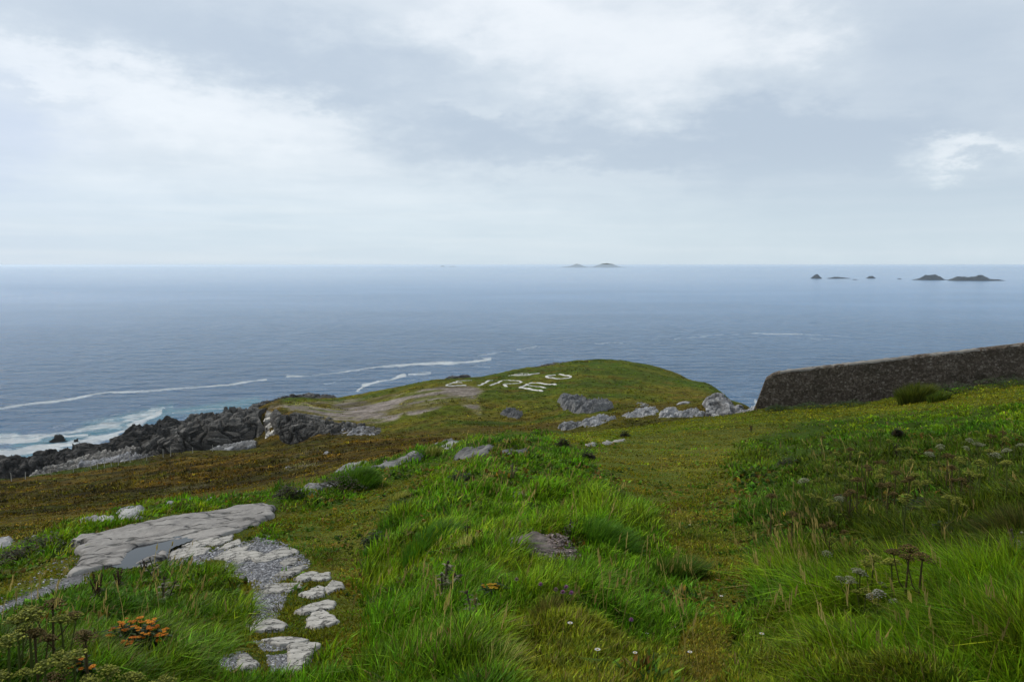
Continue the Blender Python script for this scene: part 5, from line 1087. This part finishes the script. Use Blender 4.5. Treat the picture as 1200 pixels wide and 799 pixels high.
# orange flowers
def orange_plant(px_, py_, wpx, n, label, seed, fl=((.66, .27, .015), (.58, .19, .012))):
    p, w = at_px(px_, py_, wpx, 1.6, 20); t = thing('flowering_plant', label, 'flowering plant', p); st = Kit(); lf = Kit(); r_ = np.random.default_rng(seed); H = w * .62
    for k in range(n):
        a = r_.uniform(0, 6.28); q = math.sqrt(r_.uniform(0, 1)); top = np.array([w * .5 * q * math.cos(a), w * .3 * q * math.sin(a), H * (1 - .35 * q * q) * r_.uniform(.85, 1.1)])
        st.tube([(top[0] * .25, top[1] * .25, -.03), (top[0] * .7, top[1] * .7, top[2] * .55), top], .004, .0028, (.035, .050, .014), 4)
        for j in range(9):
            z = r_.uniform(.15, .92); b = np.array([top[0] * z, top[1] * z, top[2] * z]); aa = r_.uniform(0, 6.28); lf.leaf(b, (math.cos(aa), math.sin(aa), .5), (0, 0, 1), r_.uniform(.05, .09), .016, np.array((.026, .050, .012)) * r_.uniform(.7, 1.4), .4)
        F_ = Kit(); c = np.array(fl[k % 2]) * r_.uniform(.75, 1.1); Rf = .0135 * r_.uniform(.8, 1.3)
        for j in range(4):
            cc = top + r_.normal(0, Rf * .6, 3) * np.array([1, 1, .35])
            for q2 in range(8):
                aa = q2 * .785 + j; F_.leaf(cc, (math.cos(aa), math.sin(aa), .25), (0, 0, 1), Rf * .8, Rf * .42, c * r_.uniform(.8, 1.15), .35)
            F_.blob(cc + np.array([0, 0, .002]), Rf * .26, c * np.array((.8, .55, .5)), 1, .6)
        F_.obj('flower', M['leaf'], t)
    st.obj('stem', M['leaf'], t); lf.obj('foliage', M['leaf'], t)
orange_plant(162, 770, 66, 34, 'bushy dark leaved plant topped with bright orange flowers, the larger one', 700)
orange_plant(93, 797, 40, 9, 'small orange flowered plant down among yellow green umbellifers', 701)
orange_plant(575, 700, 26, 6, 'small yellow flowered plant in the long grass beside the thistle', 702, ((.55, .36, .02), (.48, .30, .015)))

# thistles and docks
def thistle(px_, py_, hpx, label, seed, heads=3):
    p, h = at_px(px_, py_, hpx, 1.6, 30); t = thing('thistle', label, 'thistle', p); S = Kit(); L = Kit(); r_ = np.random.default_rng(seed)
    tops = []
    for k in range(heads):
        a = r_.uniform(0, 6.28); b = np.array([.20 * h * math.cos(a) * (k > 0), .20 * h * math.sin(a) * (k > 0), 0]); top = b * 2.6 + np.array([0, 0, h * r_.uniform(.75, 1.)]); S.tube([b * .2 + (0, 0, -.03), b * 1.5 + np.array([0, 0, h * .5]), top], .007, .004, (.075, .065, .035), 5); tops.append(top)
        for j in range(16):
            z = r_.uniform(.08, .95); q = b * (.2 + 2.4 * z) * 1. + np.array([0, 0, top[2] * z]); aa = r_.uniform(0, 6.28)
            L.leaf(q, (math.cos(aa), math.sin(aa), .55), (0, 0, 1), h * r_.uniform(.18, .34), h * .075, np.array((.085, .10, .035) if r_.random() < .65 else (.22, .20, .13)) * r_.uniform(.6, 1.2), .5, .5)
    S.obj('stem', M['leaf'], t); L.obj('foliage', M['leaf'], t)
    for k, top in enumerate(tops):
        Hd = Kit(); c = (.50, .47, .42) if k == 0 else (.11, .075, .055); Hd.blob(top, h * .045, (.06, .05, .03), 2, .9)
        for j in range(26):
            aa = r_.uniform(0, 6.28); e = r_.uniform(.3, 1.4); Hd.leaf(top, (math.cos(aa) * math.cos(e), math.sin(aa) * math.cos(e), math.sin(e)), (0.1, .2, 1), h * .075, h * .012, c, .1)
        Hd.obj('flower_head', M['leaf'], t)
thistle(518, 704, 40, 'bushy dark thistle with silvery withered leaves in the long grass', 710, 5); thistle(558, 740, 44, 'single tall dark thistle with one white seed tuft', 711, 2); thistle(668, 632, 22, 'small dark thistle at the top edge of the bare gritty mound', 712, 3)
thistle(600, 560, 16, 'dark withered thistle far up the lush grass', 713, 4); thistle(185, 682, 26, 'withered thistle with pale tufts behind the lush weeds', 714, 3); thistle(192, 712, 34, 'thistle with white tufts in the middle of the weedy bank', 715, 3); thistle(1195, 660, 36, 'withered brown thistle on the bank at the far right of the grass', 716, 4)
def dock(px_, py_, hpx, label, seed, c=(.060, .030, .018)):
    p, h = at_px(px_, py_, hpx, 1.6, 40); t = thing('dock_plant', label, 'wild plant', p); S = Kit(); L = Kit(); D_ = Kit(); r_ = np.random.default_rng(seed)
    for k in range(5):
        a = k * 1.3 + r_.uniform(-.3, .3); top = np.array([.22 * h * math.cos(a) * (k > 0), .22 * h * math.sin(a) * (k > 0), h * r_.uniform(.75, 1.)]); S.tube([(0, 0, -.03), top * np.array([.4, .4, .5]), top], .006, .003, c, 4)
        for j in range(34):
            z = r_.uniform(.45, 1.); D_.blob(top * np.array([z, z, z]) + r_.normal(0, h * .022, 3), h * r_.uniform(.012, .024), np.array(c) * r_.uniform(.6, 1.6), 1)
    for k in range(12):
        a = k * .9; L.leaf((0, 0, h * r_.uniform(.05, .4)), (math.cos(a), math.sin(a), .5), (0, 0, 1), h * .34, h * .10, np.array((.040, .045, .015)) * r_.uniform(.7, 1.5), .6)
    S.obj('stem', M['leaf'], t); L.obj('foliage', M['leaf'], t); D_.obj('seed_spike', M['leaf'], t)
dock(116, 706, 34, 'dark red brown dock at the lower edge of the gravel path', 720); dock(140, 690, 26, 'brown dock behind the taller red brown dock by the path', 721); dock(25, 770, 34, 'brown dock between olive umbellifers in the weedy corner', 722); dock(880, 506, 9, 'small reddish dock at the end of the trodden turf', 723, (.06, .028, .02)); dock(1135, 575, 22, 'dark dock in the crowd of umbellifers on the bank', 724, (.05, .028, .018)); dock(608, 665, 14, 'dark dock right under the bare gritty mound', 725); dock(548, 632, 18, 'brown dock beside the straw coloured grass tuft', 726, (.05, .04, .02))
dock(1050, 535, 16, 'dark brown dock in the thick of the umbellifers below the wall', 727, (.045, .03, .018)); dock(170, 676, 20, 'brown dock with thin spikes before the rain pool', 728, (.055, .036, .025))

# broad leaved weeds and low bushes
def bush(name, cat, px_, py_, wpx, hpx, label, seed, cols, n=420, leaf=.05):
    p, w = at_px(px_, py_, wpx, 2, 120); h = w * hpx / wpx; t = thing(name, label, cat, p); L = Kit(); S = Kit(); r_ = np.random.default_rng(seed)
    for k in range(n):
        a = r_.uniform(0, 6.28); q = r_.uniform(0, 1) ** .5; u = r_.uniform(0, 1); pos = np.array([w * .5 * q * math.cos(a), w * .32 * q * math.sin(a), h * (1 - q * q) * u ** .6 + .02]) * (1 + .2 * math.sin(3 * a + seed))
        aa = r_.uniform(0, 6.28); L.leaf(pos, (math.cos(aa), math.sin(aa), r_.uniform(-.1, .9)), (0, 0, 1), leaf * r_.uniform(.7, 1.4), leaf * .5, np.array(cols[r_.integers(len(cols))]) * r_.uniform(.9, 2.0), .4)
    for k in range(10): a = k * .63; S.tube([(0, 0, -.04), (w * .2 * math.cos(a), w * .14 * math.sin(a), h * .35), (w * .36 * math.cos(a), w * .25 * math.sin(a), h * .55)], .008, .004, (.04, .03, .018), 4)
    L.obj('foliage', M['leaf'], t); S.obj('stem', M['leaf'], t)
dk = [(.022, .036, .012), (.030, .046, .014), (.040, .040, .018)]
for a in [(985, 600, 44, 16, 'dark leafy weed patch between umbellifers on the bank', 730), (1085, 606, 60, 18, 'dark broad leaved weeds spread under the spreading olive umbellifer', 731), (925, 548, 36, 12, 'dark leafy weeds by the edge of the trodden turf near the wall', 732), (1100, 632, 50, 14, 'dark leafy weeds in the hollow over the long grass bank', 733), (470, 600, 34, 14, 'dark leafy weeds on the flank of the lush mound beside the worn path', 734), (440, 640, 26, 14, 'dark leafy weeds with tiny pale flowers low beside the worn path', 735), (540, 566, 34, 12, 'brown leafy weeds on top of the lush mound', 736)]: bush('leafy_weed', 'weed', a[0], a[1], a[2], a[3], a[4], a[5], dk, 260, .055)
for a in [(688, 538, 20, 10, 'round dark heather bush in the grass, largest of three on the crest', 740), (660, 523, 16, 9, 'dark heather bush behind the largest heather bush', 741), (732, 512, 11, 7, 'small dark heather bush above the three white turf stones', 742), (1052, 510, 12, 7, 'reddish dark heather bush on the slope below the wall', 743), (340, 583, 36, 14, 'low dark green bush on the bank at the end of the big slab', 744), (400, 572, 60, 16, 'wide dark green bush crowning the grassy bank', 745), (60, 640, 70, 12, 'dark scrubby bush along the bank under the meadow stones', 746), (22, 655, 50, 12, 'dark scrub on the bank at the edge of the turf strip', 747)]: bush('heather_bush', 'bush', a[0], a[1], a[2], a[3], a[4], a[5], [(.020, .030, .012), (.034, .040, .014), (.042, .030, .018)], 420, .05)
for a in [(912, 481, 34, 7, 'dark nettles under the rounded end of the wall', 750), (950, 479, 50, 7, 'dark nettles at the wall foot next to the rounded end', 751), (1000, 476, 56, 6, 'low nettles along the middle of the wall foot', 752), (1120, 460, 70, 12, 'dark nettles against the wall beyond the round tussock', 753), (1180, 453, 70, 12, 'nettles against the highest stretch of the wall', 754)]: bush('nettle_clump', 'weed', a[0], a[1], a[2], a[3], a[4], a[5], [(.024, .042, .012), (.034, .052, .013)], 500, .09)

def tuft(name, label, px_, py_, wpx, hpx, n, cols, seed, lean=.25, az0=.6):
    p, w = at_px(px_, py_, wpx, 1.6, 60); h = w * hpx / wpx; r = math.hypot(p[0], p[1]); r_ = np.random.default_rng(seed)
    q = np.sqrt(r_.uniform(0, 1, n)); a = r_.uniform(0, 6.28, n); R = np.c_[w * .36 * q * np.cos(a), w * .26 * q * np.sin(a), np.zeros(n)]; gz = ground_z(R[:, 0] + p[0], R[:, 1] + p[1]) - p[2]; R[:, 2] = gz
    vx = .5 * q * np.cos(a) + lean * math.cos(az0) + r_.normal(0, .12, n); vy = .5 * q * np.sin(a) + lean * math.sin(az0) + r_.normal(0, .12, n); L = np.hypot(vx, vy)
    c = np.array(cols)[r_.integers(len(cols), size=n)] * r_.uniform(.6, 1.4, n)[:, None] * np.array((1.3, 1.55, .8))
    V, Fc, C = blades(R, h * r_.uniform(.6, 1.1, n) * (1 - .3 * q), np.full(n, max(.0035, .0011 * r)), np.arctan2(vy, vx), np.clip(L * .4, 0, .9), np.clip(L * .7, 0, 1.2), c)
    o = mesh_obj(name, V, Fc, M['grass'], col=C); o.location = tuple(p); return tag(o, label, 'grass tuft')
straw = [(.34, .27, .13), (.26, .20, .09), (.40, .33, .17)]
tuft('dry_grass_tuft', 'straw coloured dry grass tuft just above the bare gritty mound', 548, 640, 32, 20, 170, straw, 760); tuft('dry_grass_tuft', 'tall bleached dry grass tuft at the bottom in front of the thistle', 586, 786, 44, 46, 150, straw, 761); tuft('dry_grass_tuft', 'low yellowed dry grass tuft left of the bushy thistle', 484, 712, 46, 20, 120, [(.20, .16, .06), (.28, .22, .10)], 762)
tuft('dry_grass_tuft', 'brownish dry tussock beside the purple clover', 640, 722, 46, 26, 420, [(.10, .075, .022), (.07, .085, .018), (.16, .12, .05)], 763, .15); tuft('dry_grass_tuft', 'dry yellow tuft on the flank of the lush mound', 468, 585, 34, 14, 150, [(.15, .14, .04), (.22, .18, .07)], 764); tuft('dry_grass_tuft', 'pale dry tuft on the bank crest by the whitish rock', 508, 532, 24, 12, 200, [(.24, .20, .09), (.12, .13, .03)], 765)
tuft('dry_grass_tuft', 'tall dry tuft at the edge of the trodden turf before the pale umbellifers', 935, 684, 56, 44, 110, straw, 766, .2, 2.6); tuft('dry_grass_tuft', 'dark brown tussock on the bank at the far right edge', 1190, 632, 90, 50, 900, [(.050, .042, .016), (.042, .055, .014), (.09, .07, .03)], 767, .3, 2.4)
tuft('tussock', 'round rough tussock of tall grass in front of the stone wall', 1072, 471, 50, 26, 1500, [(.060, .064, .016), (.050, .062, .014), (.085, .08, .02)], 768, .1); tuft('tussock', 'smaller green tussock leaning on the tall one by the wall', 1100, 469, 32, 12, 800, [(.050, .070, .014), (.065, .072, .016)], 769, .1)
tuft('tussock', 'dark rounded tussock under the lush mound beside the trodden turf', 795, 680, 70, 34, 1300, [(.034, .066, .012), (.055, .095, .014), (.08, .08, .02)], 770, .3, .2); tuft('tussock', 'bright windswept tussock halfway up the lush mound', 712, 640, 80, 30, 1300, [(.050, .110, .012), (.070, .130, .014)], 771, .5, .2); tuft('tussock', 'lush tussock on the near flank of the mound by the worn path', 500, 640, 80, 30, 1200, [(.040, .095, .012), (.060, .120, .014)], 772, .4, .3); tuft('tussock', 'bright green tussock bulging from the top of the bank', 420, 566, 60, 20, 1400, [(.050, .100, .012), (.066, .112, .014)], 773, .3, .4)

# clover and daisies
cl0 = None
for px_, py_, c, lb, gp in [(632, 688, 0, 'pink clover head by itself above the brown tussock', None), (662, 692, 0, 'largest pink clover head in the little purple group', None), (658, 698, 0, 'deep pink clover head right under the largest one', None), (668, 699, 0, 'purple clover head on the outer side of the little group', None), (604, 682, 1, 'faded clover head next to the small yellow flowers', None), (650, 695, 1, 'dull clover head on the near side of the purple group', None), (738, 730, 0, 'lone purple clover head in the turf under the dark tussock', None)]:
    p, _ = at_px(px_, py_ + 14, 10, 1.6, 20); t = thing('clover', lb, 'flower', p); K = Kit(); K.tube([(0, 0, -.02), (.004, .002, .05), (.006, 0, .085)], .002, .0015, (.05, .07, .02), 4); K.obj('stem', M['leaf'], t)
    K = Kit(); cc = ((.34, .14, .30), (.26, .18, .17))[c]
    for k in range(40): a = k * 2.4; e = math.acos(1 - 1.5 * (k + .5) / 40); K.leaf((.006, 0, .088), (math.cos(a) * math.sin(e), math.sin(a) * math.sin(e), math.cos(e)), (.1, .2, .9), .014, .006, np.array(cc) * rng.uniform(.7, 1.25), .1)
    K.obj('flower_head', M['leaf'], t)
d0 = None
for px_, py_ in [(758, 752), (808, 777), (790, 744), (744, 778), (892, 756), (808, 620), (845, 708), (700, 778), (668, 745)]:
    p, _ = at_px(px_, py_, 10, 1.6, 20); 
    if d0 is None:
        d0 = t = thing('daisy', 'tiny white daisy open in the trodden turf', 'flower', p, 0, 'white daisies in the trodden turf'); K = Kit(); K.tube([(0, 0, -.02), (0, 0, .05)], .0016, .0014, (.05, .07, .02), 4); K.obj('stem', M['leaf'], t); K = Kit()
        for k in range(12): K.leaf((0, 0, .05), (math.cos(k * .524), math.sin(k * .524), .25), (0, 0, 1), .011, .0055, (.66, .66, .64), .1)
        K.obj('petals', M['leaf'], t); K = Kit(); K.blob((0, 0, .052), .004, (.5, .35, .03), 1, .6); K.obj('flower_centre', M['leaf'], t)
    else: copy_thing(d0, p, rng.uniform(0, 6), rng.uniform(.8, 1.3), 'tiny white daisy open in the trodden turf', 'white daisies in the trodden turf')

# loose gravel
def gravel(polys, n, colr=(.17, .17, .178), up=0.):
    V = []; Fc = []; C = []; off = 0; v0, f0 = _ICO[1]; P_ = []
    for P in polys:
        P = np.asarray(P, float); m = int(n * abs(poly_area(P))); q = np.c_[rng.uniform(P[:, 0].min() - 3, P[:, 0].max() + 3, m * 3), rng.uniform(P[:, 1].min() - 2, P[:, 1].max() + 2, m * 3)]
        q = q[poly_sd(q[:, 0], q[:, 1], P) > -1.5 + rng.normal(0, .8, len(q))][:m]; W = hit(P[:, 0], P[:, 1], 3, 14); A = np.c_[W[:, :2] - W[:, :2].mean(0), np.ones(len(W))]; k = np.linalg.lstsq(A, W[:, 2], rcond=None)[0]; c = W[:, :2].mean(0)
        a, b = ray(q[:, 0], q[:, 1]); D = (k[2] - k[0] * c[0] - k[1] * c[1] - EYE) / (b - k[0] * a - k[1]); P_.append(np.c_[a * D, D])
    P_ = np.concatenate(P_); z = ground_z(P_[:, 0], P_[:, 1]) + up; m = len(z); s = rng.uniform(.005, .012, m) * np.clip(np.hypot(P_[:, 0], P_[:, 1]) / 6, .9, 1.5)
    sc = s[:, None] * rng.uniform(.6, 1.3, (m, 3)) * np.array([1, 1, .6]); a = rng.uniform(0, 6.28, m); ca, sa = np.cos(a)[:, None], np.sin(a)[:, None]
    v = v0[None] * (1 + .25 * rng.normal(size=(m, len(v0), 1))); x = v[..., 0] * sc[:, :1]; y = v[..., 1] * sc[:, 1:2]; V = np.stack([x * ca - y * sa + P_[:, :1], x * sa + y * ca + P_[:, 1:2], v[..., 2] * sc[:, 2:] + z[:, None] + s[:, None] * .2], -1).reshape(-1, 3)
    Fc = (np.arange(m)[:, None, None] * len(v0) + f0[None]).reshape(-1, 3); c = np.array(colr)[None] * np.exp(rng.normal(0, .45, m))[:, None]; C = np.repeat(np.clip(c, .03, .55), len(v0), 0)
    tag(mesh_obj('gravel', V, Fc, M['leafstone'], col=C), kind='stuff')
def poly_area(P): return .5 * np.sum(P[:, 0] * np.roll(P[:, 1], -1) - P[:, 1] * np.roll(P[:, 0], -1))
t_ = NT('loose gravel'); t_.base(t_.attr('tint').outputs['Color']); M['leafstone'] = t_.m
gravel(GRAVEL, 1.6)
gravel([[(590, 641), (612, 632), (632, 630), (650, 634), (664, 639), (679, 648), (660, 652), (640, 653), (606, 650)], [(599, 577), (606, 572), (618, 571), (622, 575), (616, 579)]], 1.1, (.135, .108, .098), .028)
# ------------------------------------------------------------------ output settings
scene.render.engine = 'CYCLES'
scene.cycles.max_bounces = 6; scene.cycles.diffuse_bounces = 3; scene.cycles.glossy_bounces = 2; scene.cycles.transmission_bounces = 3; scene.cycles.volume_bounces = 1
scene.cycles.use_denoising = True; scene.cycles.caustics_reflective = False; scene.cycles.caustics_refractive = False
scene.cycles.use_adaptive_sampling = True; scene.cycles.adaptive_threshold = .01
vs = scene.view_settings; vs.view_transform = 'Standard'; vs.look = 'None'; vs.exposure = 0.84; vs.gamma = 1.0; vs.use_curve_mapping = False
